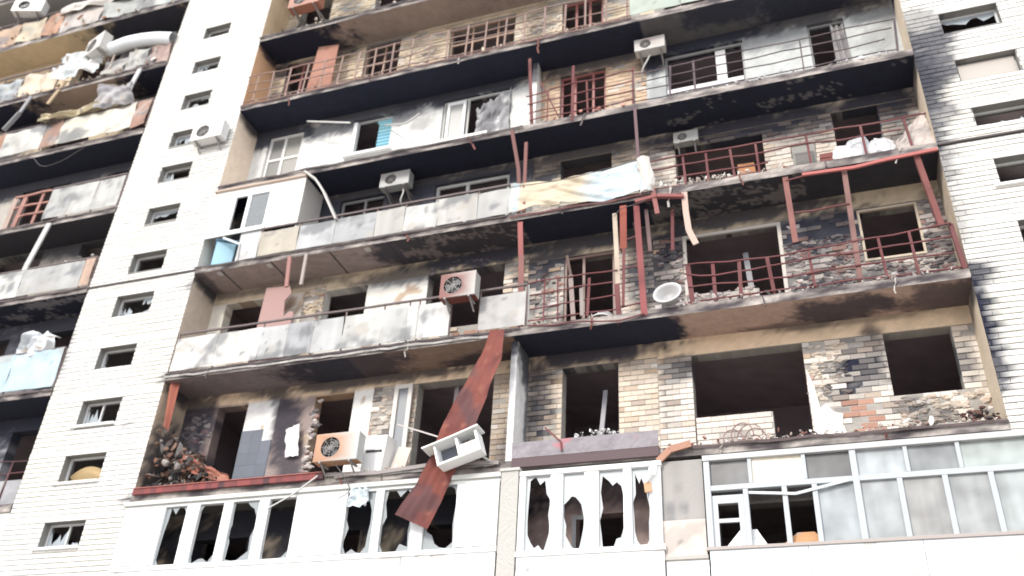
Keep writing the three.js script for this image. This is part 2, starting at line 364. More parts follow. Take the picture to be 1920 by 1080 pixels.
// torn edge flashing: bent strips hanging along the slab edges
function flashing(k, x0, x1, c, dy = 0.05) { const g = new G(), n = Math.round((x1 - x0) / 0.22); let y = S[k] + TH - dy; const P = []; for (let i = 0; i <= n; i++) { const x = x0 + (x1 - x0) * i / n; P.push(V(x, y + 0.05 * nz(x * 1.1, k, 3) + 0.025 * nz(x * 4, k, 9), 0.07 + 0.03 * nz(x * 1.7, k, 6))); } for (let i = 0; i < n; i++) g.bar(P[i], P[i + 1], 0.012, 0.05 + 0.03 * nz(i * 0.7, k, 2), mul(c, 0.8 + 0.5 * nz(i * 0.5, 3, 3))); part(building, 'edge_flashing', g, M.rusty); }
flashing(2, XL, -6.5, [0.1, 0.08, 0.08]); flashing(2, -6.4, -3.2, [0.16, 0.07, 0.07], 0.12); flashing(1, XL, -6, [0.09, 0.075, 0.08]); flashing(1, XL, -6.5, [0.42, 0.4, 0.38], 0.13); flashing(3, XL, -6.2, [0.12, 0.1, 0.1]); flashing(4, XL, -3.4, [0.2, 0.12, 0.11]); flashing(5, XL, -7, [0.1, 0.09, 0.09]); flashing(0, -10, -6.4, [0.3, 0.28, 0.27]); flashing(0, -3, XR, [0.12, 0.09, 0.09]);
for (const k of [1, 2, 3, 4, 5]) flashing(k, -29, XL0, [0.14, 0.11, 0.11]);

// ---- loggia back walls: [x0, x1, y0, y1] openings of each storey
const OP = [
  [[-14.25, -13.38, 8.9, 11.25], [-11.5, -10.46, 8.95, 11.25], [-8.82, -6.95, 9.0, 11.28], [-5.35, -4.1, 9.25, 11.25], [-2.53, -0.29, 8.78, 11.2], [1.26, 2.5, 9.84, 11.2]],
  [[-14.8, -13.63, 12.95, 14.36], [-11.79, -10.56, 12.9, 14.3], [-8.88, -6.87, 12.7, 14.32], [-5.37, -4.15, 12.2, 14.22], [-2.57, -0.4, 11.88, 14.3], [1.2, 2.4, 12.95, 14.27]],
  [[-14.75, -13.6, 15.9, 17.2], [-11.82, -10.5, 15.9, 17.25], [-9.0, -6.9, 15.3, 17.2], [-5.52, -4.2, 15.9, 17.22], [-2.62, -0.55, 15.3, 16.95], [1.05, 2.05, 15.95, 17.18]],
  [[-14.75, -13.56, 18.4, 20.3], [-11.89, -10.62, 18.8, 20.24], [-9.05, -7.0, 18.4, 20.25], [-5.6, -4.34, 18.4, 20.25], [-2.75, -0.74, 18.4, 20.2], [0.85, 1.72, 18.4, 20.22]],
  [[-14.75, -13.6, 21.7, 23.4], [-11.95, -10.76, 21.7, 23.34], [-9.1, -7.03, 21.7, 23.26], [-5.6, -4.4, 21.7, 23.2], [-2.7, -0.7, 21.7, 23.2], [0.9, 1.8, 21.7, 23.2]],
  [[-14.75, -13.6, 24.6, 26.2], [-11.95, -10.76, 24.6, 26.2], [-9.1, -7.03, 24.6, 26.2], [-5.6, -4.4, 24.6, 26.2], [-2.7, -0.7, 24.6, 26.2]],
];
// what each stretch of wall is: [x0, x1, bricks?, colour]
const SEG = [
  [[XL, -13.38, 0, [0.26, 0.2, 0.18]], [-13.38, -12.5, 0, [0.76, 0.75, 0.73]], [-12.5, -11.5, 0, [0.3, 0.24, 0.22]], [-11.5, -10.46, 0, C.tan], [-10.46, -9.95, 0, [0.78, 0.76, 0.72]], [-9.95, -9.4, 1, [0.5, 0.46, 0.42]], [-9.4, -6.25, 1, [0.5, 0.42, 0.34]], [-6.25, -3.25, 1, [0.7, 0.6, 0.49]], [-3.25, XR, 1, [0.74, 0.68, 0.61]]],
  [[XL, -12.4, 0, [0.68, 0.64, 0.56]], [-12.4, -11.79, 1, [0.58, 0.48, 0.36]], [-11.79, -8.88, 0, [0.7, 0.68, 0.63]], [-8.88, -6.25, 1, [0.6, 0.5, 0.4]], [-6.25, -3.25, 1, [0.66, 0.58, 0.5]], [-3.25, XR, 1, [0.54, 0.48, 0.45]]],
  [[XL, -6.25, 0, [0.2, 0.2, 0.2]], [-6.25, -3.25, 1, [0.58, 0.5, 0.4]], [-3.25, XR, 1, [0.6, 0.53, 0.46]]],
  [[XL, -6.25, 0, [0.68, 0.68, 0.66]], [-6.25, -3.25, 1, [0.62, 0.46, 0.33]], [-3.25, XR, 0, [0.52, 0.54, 0.53]]],
  [[XL, XR, 1, [0.64, 0.53, 0.39]]],
  [[XL, XR, 1, [0.56, 0.48, 0.36]]],
];
const WS = [
  [[-14.9, 10.2, 0.7, 2.2, 0.85], [-13.9, 9.4, 0.9, 0.9, 0.7], [-12.2, 10.6, 0.4, 1.1, 0.85], [-12.55, 11.55, 0.35, 0.4, 0.85], [-11.9, 9.5, 0.35, 0.9, 0.75], [-9.8, 11.5, 0.8, 0.16, 0.8], [-9.1, 10.2, 0.25, 0.9, 0.6], [-5.9, 10.5, 0.4, 1.4, 0.92], [-4.7, 11.5, 2.0, 0.3, 0.95], [-10.5, 11.55, 3.4, 0.2, 0.85], [1.4, 11.6, 1.2, 0.12, 0.5], [-0.2, 11.6, 0.8, 0.16, 0.7], [-5.75, 9.7, 0.25, 0.6, 0.6], [-2.75, 10.95, 0.42, 0.36, 0.9], [-3.1, 10.3, 0.14, 0.8, 0.6], [0.75, 10.45, 0.6, 0.5, 1], [0.35, 10.1, 0.35, 0.25, 0.9], [1.05, 11.0, 0.25, 0.4, 0.8], [2.6, 10.4, 0.2, 0.45, 0.8], [2.1, 9.2, 0.9, 0.3, 0.6], [1.5, 9.6, 0.35, 0.2, 0.75], [-1.9, 9.25, 0.5, 0.2, 0.5]],
  [[-9.6, 14.4, 1.4, 0.28, 0.75], [-7.5, 14.6, 2.2, 0.32, 0.95], [-6.2, 13.8, 0.4, 1.0, 0.8], [-5.7, 14.2, 0.9, 0.4, 0.9], [-3.5, 13.6, 0.5, 1.2, 0.85], [-2.8, 14.1, 0.7, 0.6, 0.95], [-3.0, 12.5, 0.3, 0.5, 0.6], [0.4, 13.9, 1.6, 0.65, 0.95], [0.3, 13.1, 1.1, 0.7, 0.5], [-2.95, 13.3, 0.5, 1.1, 0.6], [2.65, 13.2, 0.35, 1.2, 0.6], [1.6, 12.5, 0.5, 0.35, 0.75], [0.1, 12.45, 0.8, 0.2, 0.9], [1.8, 12.3, 1.0, 0.3, 0.55], [-1.3, 14.6, 2.6, 0.3, 0.9], [-0.3, 14.1, 0.5, 0.5, 0.7], [-4.7, 14.6, 1.8, 0.3, 0.92], [-12.9, 14.65, 2.2, 0.14, 0.6], [1.2, 12.4, 0.9, 0.3, 0.7], [2.7, 13.4, 0.3, 1.2, 0.6], [-5.0, 12.6, 0.4, 0.5, 0.6], [-14.9, 14.7, 0.5, 0.2, 0.6], [0.5, 13.2, 0.5, 0.25, 0.4]],
  [[-10, 17, 6, 0.9, 0.85], [-13, 16, 2, 1.5, 0.6], [-5, 17.35, 1.9, 0.32, 0.85], [-3.3, 16.5, 0.3, 1, 0.6], [-1, 17.2, 2.8, 0.55, 0.95], [0.5, 17.1, 1.2, 0.6, 0.8], [2.2, 17.1, 1.2, 0.7, 0.95], [2.5, 16.3, 0.5, 0.6, 0.7], [0.5, 16.6, 0.6, 0.3, 0.5]],
  [[-14.4, 20.3, 1.6, 0.55, 0.95], [-12.6, 20.2, 1.2, 0.4, 0.75], [-11.3, 20.4, 2.6, 0.42, 0.9], [-8.5, 20.45, 3, 0.42, 0.95], [-10.2, 20.1, 0.6, 0.45, 0.7], [-9.7, 19.6, 0.45, 0.3, 0.35], [-4.6, 20.45, 1.9, 0.26, 0.85], [-3.0, 20.2, 0.6, 0.6, 0.95], [-1.6, 20.45, 2.2, 0.42, 0.97], [0.2, 20.45, 3.0, 0.4, 0.85], [0.1, 20.0, 1.4, 0.45, 0.5], [2.5, 20.2, 0.7, 0.5, 0.5], [2.4, 19.2, 0.5, 0.6, 0.3], [-2.95, 18.9, 0.3, 0.5, 0.3]],
  [[-14.9, 23.2, 0.5, 0.4, 0.9], [-13.0, 23.4, 0.9, 0.35, 0.8], [-11.3, 23.45, 1.2, 0.18, 0.6], [-9.7, 22.4, 0.35, 0.4, 0.5], [-6.4, 22.2, 0.4, 0.4, 0.6], [-14.9, 22.0, 0.3, 0.3, 0.7], [-10.2, 22.9, 0.25, 0.5, 0.35], [-6.2, 22.9, 0.5, 0.6, 0.5], [-4.2, 22.6, 0.3, 0.5, 0.4]],
  [[-14.6, 24.7, 0.6, 0.9, 0.85], [-12.8, 25.4, 0.5, 0.6, 0.5], [-9.9, 25, 0.6, 0.8, 0.6]],
];
const plasterBreak = (x, y) => nz(x * 1.1 + 5, y * 1.1, 60) + 0.4 * nz(x * 3.7, y * 3.7, 61);
for (let r = 0; r < 6; r++) for (const [x0, x1, isB, base] of SEG[r]) {
  const y0 = fl(r), y1 = S[r + 1], ho = OP[r].filter((o) => o[0] < x1 - 0.01 && o[1] > x0 + 0.01).map((o) => [Math.max(o[0], x0), Math.min(o[1], x1), o[2], o[3]]);
  const lt = ho.length ? Math.max(...ho.map((o) => o[3])) : y1 - 0.3, sb = WS[r], g = new G();
  const tilePatch = (x, y) => r === 0 && x > 0.32 && x < 1.0 && y < 9.85;
  const grain2 = (x, y) => { let c = mul(base, grain(x, y, 0.16)); if (!isB && plasterBreak(x, y) > 0.33 && r !== 3) c = mul([0.46, 0.36, 0.28], grain(x * 2, y * 2, 0.3)); if (r === 0 && !isB && x < -13 && x > -13.4 && 0) c = c; if (y > lt) c = mul(r === 0 ? [0.74, 0.57, 0.4] : r === 1 ? [0.56, 0.46, 0.33] : mix(base, [0.5, 0.42, 0.33], 0.6), grain(x, y, 0.2)); return c; };
  const col = (x, y) => mix(grain2(x, y), C.soot, sootAt(x, y, sb, r));
  if (!isB) { wall(g, x0, x1, y0, y1, ZB, 0.3, ho, col); part(building, 'loggia_wall', g, M.masonry); continue; }
  wall(g, x0, x1, y0, y1, ZB - 0.016, 0.3, ho, (x, y) => y > lt ? col(x, y) : mix(mul(C.mortar, grain(x, y, 0.2)), C.soot, sootAt(x, y, sb, r)));
  const w = part(building, 'loggia_wall', g, M.masonry);
  const rgh = r === 1 ? (x, y) => x > -3.2 || x < -5.3 ? 1 : 0.4 : r === 0 ? (x, y) => (x > -0.3 && x < 0.6) || (x > 1.4 && y < 9.8) || x < -9 ? 0.7 : 0.15 : () => 0.35;
  const rough = { 0: 0.55, 1: 0.5, 2: 0.42, 3: 0.45, 4: 0.36, 5: 0.3 }[r];
  bricks(w, x0, x1, y0, lt - 0.0, ZB, ho, (x, y) => {
    let b = mix(base, C.tan, clamp(0.25 * fbm(x * 0.9, y * 0.9, 70 + r) + (R() < 0.12 ? 0.5 : 0) + (y > lt - 0.35 ? 0.35 : 0)));
    if (R() < 0.06) b = mix(b, [0.72, 0.7, 0.66], 0.6);
    if (tilePatch(x, y)) b = [0.42, 0.24, 0.18];
    if (rgh(x, y) > 0.6) { const q = fbm(x * 1.8, y * 2.6, 120 + r) + rr(-0.3, 0.3); if (q > 0.48) b = mix(b, C.redbrick, 0.7); else if (q < -0.32) b = mix(b, [0.14, 0.13, 0.135], 0.75); else if (q > 0.2 && q < 0.32) b = [0.7, 0.66, 0.62]; }
    return mul(b, rr(0.78, 1.1));
  }, (x, y) => nz(x * 2.3, y * 2.3, 80 + r) > rough || R() < 0.015 + 0.06 * (rgh(x, y) > 0.6 ? 1 : 0), (x, y) => sootAt(x, y, sb, r), rgh);
  // lintel beam over the openings
  const lb = new G(); face(lb, x0, x1, lt + 0.004, y1, [], (x, y) => V(x, y, ZB + 0.012), col); lb.quad(V(x0, lt + 0.004, ZB - 0.016), V(x1, lt + 0.004, ZB - 0.016), V(x1, lt + 0.004, ZB + 0.012), V(x0, lt + 0.004, ZB + 0.012), mul(base, 0.7));
  part(w, 'lintel_beam', lb, M.masonry);
}
// low brick walls left standing in the two big openings
function lowWall(x0, x1, y0, yt, base, blobs) {
  const g = new G(); g.box(x0, x1, y0, yt - 0.02, ZB - 0.24, ZB - 0.016, C.mortar);
  const w = part(building, 'sill_wall', g, M.masonry);
  bricks(w, x0, x1, y0, yt + 0.12, ZB, [], (x, y) => mul(base, rr(0.85, 1.08)), (x, y) => y > yt - 0.04 + 0.12 * nz(x * 2, 1, 5) || (x > x1 - 0.12 && y > yt - 0.12), (x, y) => sootAt(x, y, blobs, 5), () => 0.2);
}
lowWall(-2.51, -1.0, 8.76, 9.78, [0.7, 0.62, 0.56], [[-1.75, 9.3, 0.35, 0.3, 0.45]]);
lowWall(-2.55, -1.0, 11.86, 12.68, [0.5, 0.45, 0.42], [[-2.2, 12.6, 0.5, 0.2, 0.5]]);

// broken masonry: fragments still bonded to the damaged stretches of wall
{
  const g = new G(), K = [[0.56, 0.5, 0.47], [0.44, 0.38, 0.36], [0.3, 0.27, 0.27], [0.12, 0.11, 0.115], [0.66, 0.6, 0.55], [0.36, 0.2, 0.17]];
  const ge = Array.from({ length: 5 }, () => { const q = new THREE.DodecahedronGeometry(0.5, 0), P = q.attributes.position, m = {}; for (let j = 0; j < P.count; j++) { const key = [P.getX(j), P.getY(j), P.getZ(j)].map((v) => v.toFixed(3)).join(); m[key] ??= [rr(0.6, 1.2), rr(0.6, 1.2), rr(0.7, 1.1)]; P.setXYZ(j, P.getX(j) * m[key][0], P.getY(j) * m[key][1], P.getZ(j) * m[key][2]); } q.computeVertexNormals(); return q; });
  for (const [x0, x1, y0, y1, n, kk, s0] of [[-0.36, 1.16, 12.25, 13.7, 330, 0, 0.1], [-3.15, -2.6, 12.25, 14.1, 150, 0, 0.09], [2.42, 2.86, 12.3, 14.2, 90, 0, 0.1], [1.15, 2.5, 12.25, 12.92, 130, 0, 0.1], [-2.5, -1.05, 12.2, 12.7, 110, 0, 0.1], [-5.9, -5.4, 12.2, 14.1, 80, 0, 0.09], [1.3, 2.8, 9.2, 9.8, 110, 1, 0.1], [-0.25, 0.5, 9.9, 11.1, 90, 1, 0.08], [-11.55, -11.35, 9.1, 11.2, 60, 0, 0.1], [-15.1, -14.3, 9.3, 11.1, 120, 0, 0.13], [-9.95, -9.45, 9.2, 11.2, 50, 1, 0.08], [-8.88, -7, 14.33, 14.6, 60, 0, 0.08], [-12.4, -11.82, 12.9, 14.5, 60, 1, 0.08], [-13.5, -12.2, 22, 23.3, 50, 1, 0.08], [-7.0, -5.6, 21.9, 23.1, 120, 1, 0.09], [-10.7, -9.2, 21.9, 23.2, 60, 1, 0.08]])
    for (let i = 0; i < n; i++) { const x = rr(x0, x1), y = rr(y0, y1); if (nz(x * 2.2, y * 2.2, 140) < -0.28) continue; const sc = s0 * rr(0.5, 1.5), c = mix(mul(K[(R() * K.length) | 0], rr(0.8, 1.15)), kk ? [0.66, 0.58, 0.48] : [0.4, 0.36, 0.35], kk ? 0.7 : 0.15), sr = S.findLastIndex((q) => q < y); g.add(ge[(R() * 5) | 0], new THREE.Matrix4().compose(V(x, y, ZB - 0.005), new THREE.Quaternion().setFromEuler(new THREE.Euler(rr(-0.3, 0.3), rr(-0.3, 0.3), rr(-0.25, 0.25))), V(sc * 1.9, sc * 0.85, 0.075)), mix(c, C.soot, 0.85 * sootAt(x, y, WS[sr] || [], sr))); }
  const m = part(building, 'broken_masonry', g, M.masonry); m.userData.kind = 'stuff';
}
{ // patch of white plaster left on the brick beside the wide opening
  const p = new THREE.Shape(); [[-0.27, 8.8], [0.34, 8.8], [0.33, 9.1], [0.26, 9.35], [0.3, 9.55], [0.12, 9.62], [0.02, 9.8], [-0.1, 9.72], [-0.16, 10.2], [-0.27, 10.6]].forEach(([x, y], i) => i ? p.lineTo(x, y) : p.moveTo(x, y)); p.closePath();
  part(building, 'plaster_patch', new G().add(new THREE.ExtrudeGeometry(p, { depth: 0.02, bevelEnabled: false }), M4(0, 0, ZB + 0.012), [0.78, 0.77, 0.74]), M.masonry);
}
// slate tiles on the stretch of white wall beside the burnt heap
{
  const w = building.children.find((o) => o.name === 'loggia_wall' && o.geometry.boundingBox === null && (o.geometry.computeBoundingBox(), Math.abs(o.geometry.boundingBox.min.x + 13.38) < 0.01 && Math.abs(o.geometry.boundingBox.min.y - fl(0)) < 0.05));
  const tg = new THREE.BoxGeometry(0.287, 0.297, 0.03), cols = Array.from({ length: 4 }, (_, i) => new THREE.MeshStandardMaterial({ color: new THREE.Color().setRGB(0.11 + i * 0.006, 0.125 + i * 0.006, 0.155 + i * 0.007), roughness: 0.6, bumpMap: gritTex, bumpScale: 0.004 }));
  for (let i = 0; i < 3; i++) for (let j = 0; j < 6; j++) { if (i === 2 && j === 5) continue; const m = new THREE.Mesh(tg, cols[(R() * 4) | 0]); m.name = 'tile'; m.position.set(-13.23 + i * 0.29, 8.88 + j * 0.3, ZB + 0.008 + rr(-0.002, 0.003)); m.castShadow = m.receiveShadow = true; w.add(m); }
}
// dividers between the flats' loggias
for (let r = 0; r < 5; r++) for (const x of [-6.2, -3.2]) {
  if (x > -4 || (r !== 0 && r !== 3)) continue;
  const g = new G(), y0 = fl(r), y1 = S[r + 1];
  const b = r === 0 && x < -5 ? [0.72, 0.72, 0.72] : r === 3 ? [0.7, 0.7, 0.68] : r === 0 ? [0.55, 0.54, 0.5] : [0.5, 0.45, 0.4];
  const blobs = [[-0.6, y1, 0.9, 0.8, 0.9], [-0.95, y0 + 1.2, 0.3, 1.2, 0.8]];
  const col = (z, y) => mix(mul(b, grain(z, y, 0.2)), C.soot, sootAt(z, y, r === 0 || r === 3 ? blobs : [...blobs, [-0.4, y0 + 1.5, 0.8, 1.2, 0.75]], r + x));
  const zf = r === 0 ? -0.2 : -0.6;
  face(g, 1 + zf, 2, y0, y1, [], (z, y) => V(x + 0.07, y, zf - (z - 1 - zf) * 0.88 / (1 - zf)), (z, y) => col(-(z - 1), y), 0.1);
  face(g, -1, zf, y0, y1, [], (z, y) => V(x - 0.07, y, z), col, 0.1);
  face(g, x - 0.07, x + 0.07, y0, y1, [], (xx, y) => V(xx, y, zf), (xx, y) => col(zf, y), 0.1);
  part(building, 'loggia_divider', g, M.masonry);
}
// rooms behind: partitions, back wall
{
  const dk = (x, y) => mul(C.room, grain(x, y, 0.3));
  for (let r = 0; r < 6; r++) {
    const g = new G(), y0 = fl(r), y1 = S[r + 1];
    face(g, XL, XR, y0, y1, [], (x, y) => V(x, y, -4.8), dk, 0.5);
    for (const x of [-12.6, -9.8, -6.2, -3.2]) g.box(x - 0.06, x + 0.06, y0, y1, -4.8, ZB - 0.3, dk(x, r), 'tufb');
    part(building, 'room_wall', g, M.masonry);
    const h = new G(); face(h, -30, XL0, y0, y1, [], (x, y) => V(x, y, -4.8), dk, 1); part(building, 'room_wall', h, M.masonry);
  }
  const g = new G(); // outer shell: roof, back, lower storeys
  g.box(-30.3, 7.6, 29.8, 30.3, -12, 0.1, C.concrete); g.box(-30.3, 7.6, 0, 30.3, -12.3, -12, C.concrete); g.box(-30.3, -30, 0, 30.3, -12, 0, C.concrete); g.box(7.6, 7.9, 0, 30.3, -12, 0, C.concrete);
  g.box(-30, 7.6, 0, 3, -0.3, 0, C.brick); g.box(-30, 7.6, 2.9, 3, -12, 0, C.concrete);
  g.box(XL, XR, 26.8, 29.8, -1.2, -1, C.brick);
  part(building, 'outer_shell', g, M.masonry);
}
// bottom storey behind the glazing; back wall coloured near-black in broad patches
{
  const g = new G(), ho = [[-14, -12.6, 6.2, 7.9], [-11, -9.8, 6.2, 7.9], [-8.4, -7, 6.0, 7.9], [-5.0, -4.0, 5.8, 7.9], [-2.2, -0.4, 5.8, 7.9], [0.9, 2.2, 6.2, 7.9]];
  wall(g, XL, XR, 3, S[0], ZB, 0.3, ho, (x, y) => mix(mul(x < -6.2 ? [0.45, 0.37, 0.27] : x < -3 ? [0.42, 0.32, 0.3] : [0.3, 0.28, 0.27], grain(x, y, 0.25)), C.soot, sootAt(x, y, [[-10, 8.3, 5.5, 0.7, 0.95], [-13.6, 7.4, 1.7, 1.6, 0.95], [-11.2, 7.3, 0.9, 1.3, 0.9], [-7.6, 7.5, 1.4, 1.5, 0.95], [-9.4, 8.1, 0.7, 0.6, 0.9], [-4.5, 8.4, 1.5, 0.4, 0.6]], 3)));
  g.box(XL, XR, 5.2, 5.4, -5, 0, C.concrete); face(g, XL, XR, 3, S[0], [], (x, y) => V(x, y, -4.8), () => C.room, 3);
  for (const x of [-6.2, -3.15]) g.box(x - 0.08, x + 0.08, 5.4, S[0], -1, -0.02, [0.44, 0.4, 0.38]);
  part(building, 'loggia_wall', g, M.masonry);
}
// left bay back walls
{
  const wins = [[-20.75, -19.75, 1.1, 2.5], [-24.2, -22.2, 0.6, 2.5], [-27.6, -26.3, 1.1, 2.5]];
  for (let r = 0; r < 7; r++) {
    const y0 = fl(r), y1 = S[r + 1], g = new G(), ho = wins.map(([a, b, c, d]) => [a, b, y0 + c, y0 + d]);
    const b = [[0.4, 0.4, 0.42], [0.3, 0.29, 0.3], [0.34, 0.31, 0.27], [0.45, 0.42, 0.38], [0.6, 0.5, 0.36], [0.62, 0.5, 0.36], [0.4, 0.38, 0.38]][r];
    const s = [[[-20, y1, 3, 1.3, 0.95]], [[-20, y1 - 0.6, 4, 1.4, 0.85]], [[-19, y1 - 0.3, 1.2, 0.5, 0.8], [-21, y1, 3, 0.5, 0.8]], [[-22, y1, 6, 0.8, 0.9]], [[-19.5, y1 - 0.4, 1.6, 1.4, 0.9], [-25.5, y1 - 0.4, 1.9, 1.4, 0.95]], [[-21, y1 - 0.9, 2.2, 1.5, 0.92]], [[-24, y1 - 1, 6, 1.5, 0.7]]][r];
    wall(g, -30, XL0, y0, y1, ZB, 0.3, ho, (x, y) => mix(mul(b, grain(x, y, 0.2)), C.soot, sootAt(x, y, s, r + 50)));
    part(building, 'loggia_wall', g, M.masonry);
  }
  const g = new G(); g.box(-30, XL0, 3, S[0], -0.3, 0, C.brick); part(building, 'lower_wall', g, M.masonry);
}
// ---- small pier windows: white frame, broken panes, sills
function shard(x0, x1, yb, yt, side, z) { // jagged remains of a pane along the bottom or the top of a frame
  const s = new THREE.Shape(), n = 9; s.moveTo(x0, side > 0 ? yb : yt); 
  for (let i = 0; i <= n; i++) s.lineTo(x0 + (x1 - x0) * i / n, side > 0 ? yb + (yt - yb) * rr(0.1, 1) : yt - (yt - yb) * rr(0.1, 1));
  s.lineTo(x1, side > 0 ? yb : yt); s.closePath();
  const g = new THREE.ExtrudeGeometry(s, { depth: 0.005, bevelEnabled: false }); g.translate(0, 0, z); return g;
}
function pierWindow(w, i, opt = {}) {
  const [a, b, c, d] = w, z = -0.2, f = new G(), t = 0.045, k = mul(C.pale, 0.9);
  f.box(a, b, c, c + t, z - 0.05, z, k); f.box(a, b, d - t, d, z - 0.05, z, k); f.box(a, a + t, c + t, d - t, z - 0.05, z, k); f.box(b - t, b, c + t, d - t, z - 0.05, z, k);
  if (opt.mid) f.box(a + (b - a) * opt.mid - 0.02, a + (b - a) * opt.mid + 0.02, c + t, d - t, z - 0.05, z, k);
  const win = part(building, 'window', f, M.paint);
  if (opt.sill) { const s = new G(); s.box(a - 0.12, b + 0.02, c - 0.06, c - 0.005, -0.2, 0.07, C.pvc); part(win, 'sill', s, M.paint); }
  const sc = [0.62, 0.68, 0.72];
  for (const [p, q, yb, yt, sd] of opt.shards || []) {
    const g = new G(); g.add(shard(a + t + (b - a - 2 * t) * p, a + t + (b - a - 2 * t) * q, c + t + (d - c - 2 * t) * yb, c + t + (d - c - 2 * t) * yt, sd, z - 0.03), null, sc);
    part(win, 'glass_shard', g, M.glass);
  }
  if (opt.cloth) { // rag or board stuffed into the opening
    const g = sheetGeo(8, 6, (u, v) => V(a + 0.1 + (b - a - 0.2) * u, c + 0.05 + (d - c) * 0.6 * v * (0.5 + 0.5 * Math.sin(u * 3)), z - 0.08 - 0.06 * Math.sin(v * 4 + u * 3)), 0.01, (u, v) => mul(opt.cloth, 0.85 + 0.2 * nz(u * 4, v * 4, 3)));
    part(win, 'board', g, M.cloth);
  }
}
const po = [
  { shards: [[0, 1, 0, 0.55, 1]] }, { shards: [[0, 1, 0, 0.6, 1], [0, 0.4, 0.4, 1, -1]] }, { shards: [[0, 1, 0, 0.7, 1], [0.5, 1, 0.5, 1, -1]] }, { shards: [[0, 0.5, 0.2, 1, -1]] },
  { shards: [[0, 0.3, 0, 1, 1], [0, 1, 0, 0.35, 1]] }, { shards: [[0, 1, 0, 0.35, 1], [0, 1, 0.6, 1, -1]] }, { shards: [] }, { shards: [[0, 0.35, 0, 0.8, 1], [0, 1, 0, 0.45, 1], [0.6, 1, 0.6, 1, -1]] },
  { shards: [[0, 0.12, 0, 0.9, 1]] }, { shards: [[0, 0.45, 0, 0.9, 1]], sill: 1, mid: 0.42 }, { sill: 1, cloth: [0.52, 0.38, 0.2] }, { sill: 1, mid: 0.5, shards: [[0, 0.5, 0, 1, 1], [0.5, 1, 0, 0.25, 1]] },
];
LW.forEach((w, i) => pierWindow(w, i, po[i]));
RW.forEach((w, i) => pierWindow(w, i, [{ shards: [[0, 1, 0.55, 1, -1], [0, 0.5, 0, 0.3, 1]] }, { cloth: null, shards: [[0, 1, 0.02, 0.98, 1]] }, { shards: [[0, 1, 0, 0.5, 1]] }, { sill: 1 }, {}, {}, {}, {}][i]));
{ // boarded pier window
  const g = new G(); g.box(3.7, 4.8, 16.56, 17.08, -0.16, -0.14, [0.46, 0.42, 0.38]); part(building, 'window_board', g, M.paint);
}

// ---------------------------------------------------------------- railings and parapets
const pv = (a) => V(a[0], a[1], a[2] ?? 0.0);
function railing(name, label, rails, posts, k, opt = {}) {
  const all = [...rails, ...posts].flat().map(pv), bx = Math.min(...all.map((p) => p.x)), by = Math.min(...all.map((p) => p.y));
  const t = thing(name, label, opt.category || 'railing', [bx, by, 0], opt.group);
  const w = (opt.w || 0.03) * 0.8, pw = opt.pw || 0.045, vary = (q) => mix(mul(k, 0.8 + 0.35 * nz(q.x * 3, q.y * 3, 5)), opt.k2 || C.char, clamp(0.25 + 0.7 * nz(q.x * 1.3, q.y * 2, 15)));
  for (const r of rails) {
    const g = new G(), P = [];
    for (let i = 0; i + 1 < r.length; i++) { const a = pv(r[i]), b = pv(r[i + 1]), n = Math.max(1, Math.round(a.distanceTo(b) / 0.35)); for (let j = 0; j < n; j++) P.push(a.clone().lerp(b, j / n)); if (i + 2 === r.length) P.push(b); }
    const J = P.map((p) => p.clone().add(V(0, 0.05 * nz(p.x * 1.2, p.y * 5, 2) + 0.02 * nz(p.x * 3.3, p.y * 5, 6), 0.06 * nz(p.x * 0.9, p.y * 5, 8))));
    for (let i = 0; i + 1 < J.length; i++) g.bar(J[i], J[i + 1], w, w, vary(J[i]), vary(J[i + 1]));
    part(t, 'rail', g, M.rusty);
  }
  for (const [a, b, ww, kk] of posts) {
    const A = pv(a), B = pv(b).add(V(rr(-0.03, 0.03), 0, rr(-0.03, 0.04))), g = new G(), W = ww || pw, n = Math.max(1, Math.round(A.distanceTo(B) / 0.3));
    for (let j = 0; j < n; j++) { // angle iron: two flanges
      const p = A.clone().lerp(B, j / n), q = A.clone().lerp(B, (j + 1) / n);
      const c1 = kk ? mul(kk, 0.8 * 0.85 + 0.3 * nz(p.x * 5, p.y * 2, 7)) : vary(p), c2 = kk ? mul(kk, 0.8 * 0.85 + 0.3 * nz(q.x * 5, q.y * 2, 7)) : vary(q);
      g.bar(p, q, W, 0.012, c1, c2); g.bar(p.clone().add(V(-W / 2, 0, -W / 2)), q.clone().add(V(-W / 2, 0, -W / 2)), 0.012, W, c1, c2);
    }
    part(t, 'post', g, M.rusty);
  }
  return t;
}
const lin = (a, b, n) => Array.from({ length: n }, (_, i) => a + (b - a) * (n === 1 ? 0.5 : i / (n - 1)));
const brownRail = [0.32, 0.23, 0.21], darkRail = [0.16, 0.12, 0.13];
railing('balcony_railing', 'long brown balcony railing with a rust-coloured board leaning behind it', [[[-15.25, 21.98], [-12, 21.93], [-3.4, 21.92]], [[-15.1, 21.62], [-11.9, 21.6], [-6.3, 21.6]], [[-15.1, 21.28], [-9.6, 21.3], [-9.1, 21.42], [-3.4, 21.25]], [[-15.2, 20.9], [-3.4, 20.86]]],
  lin(-14.9, -3.5, 21).map((x, i) => [[x, 20.76], [x + 0.02, i % 2 ? 21.93 : 21.97]]), brownRail, { w: 0.03, pw: 0.05, k2: [0.3, 0.2, 0.15] });
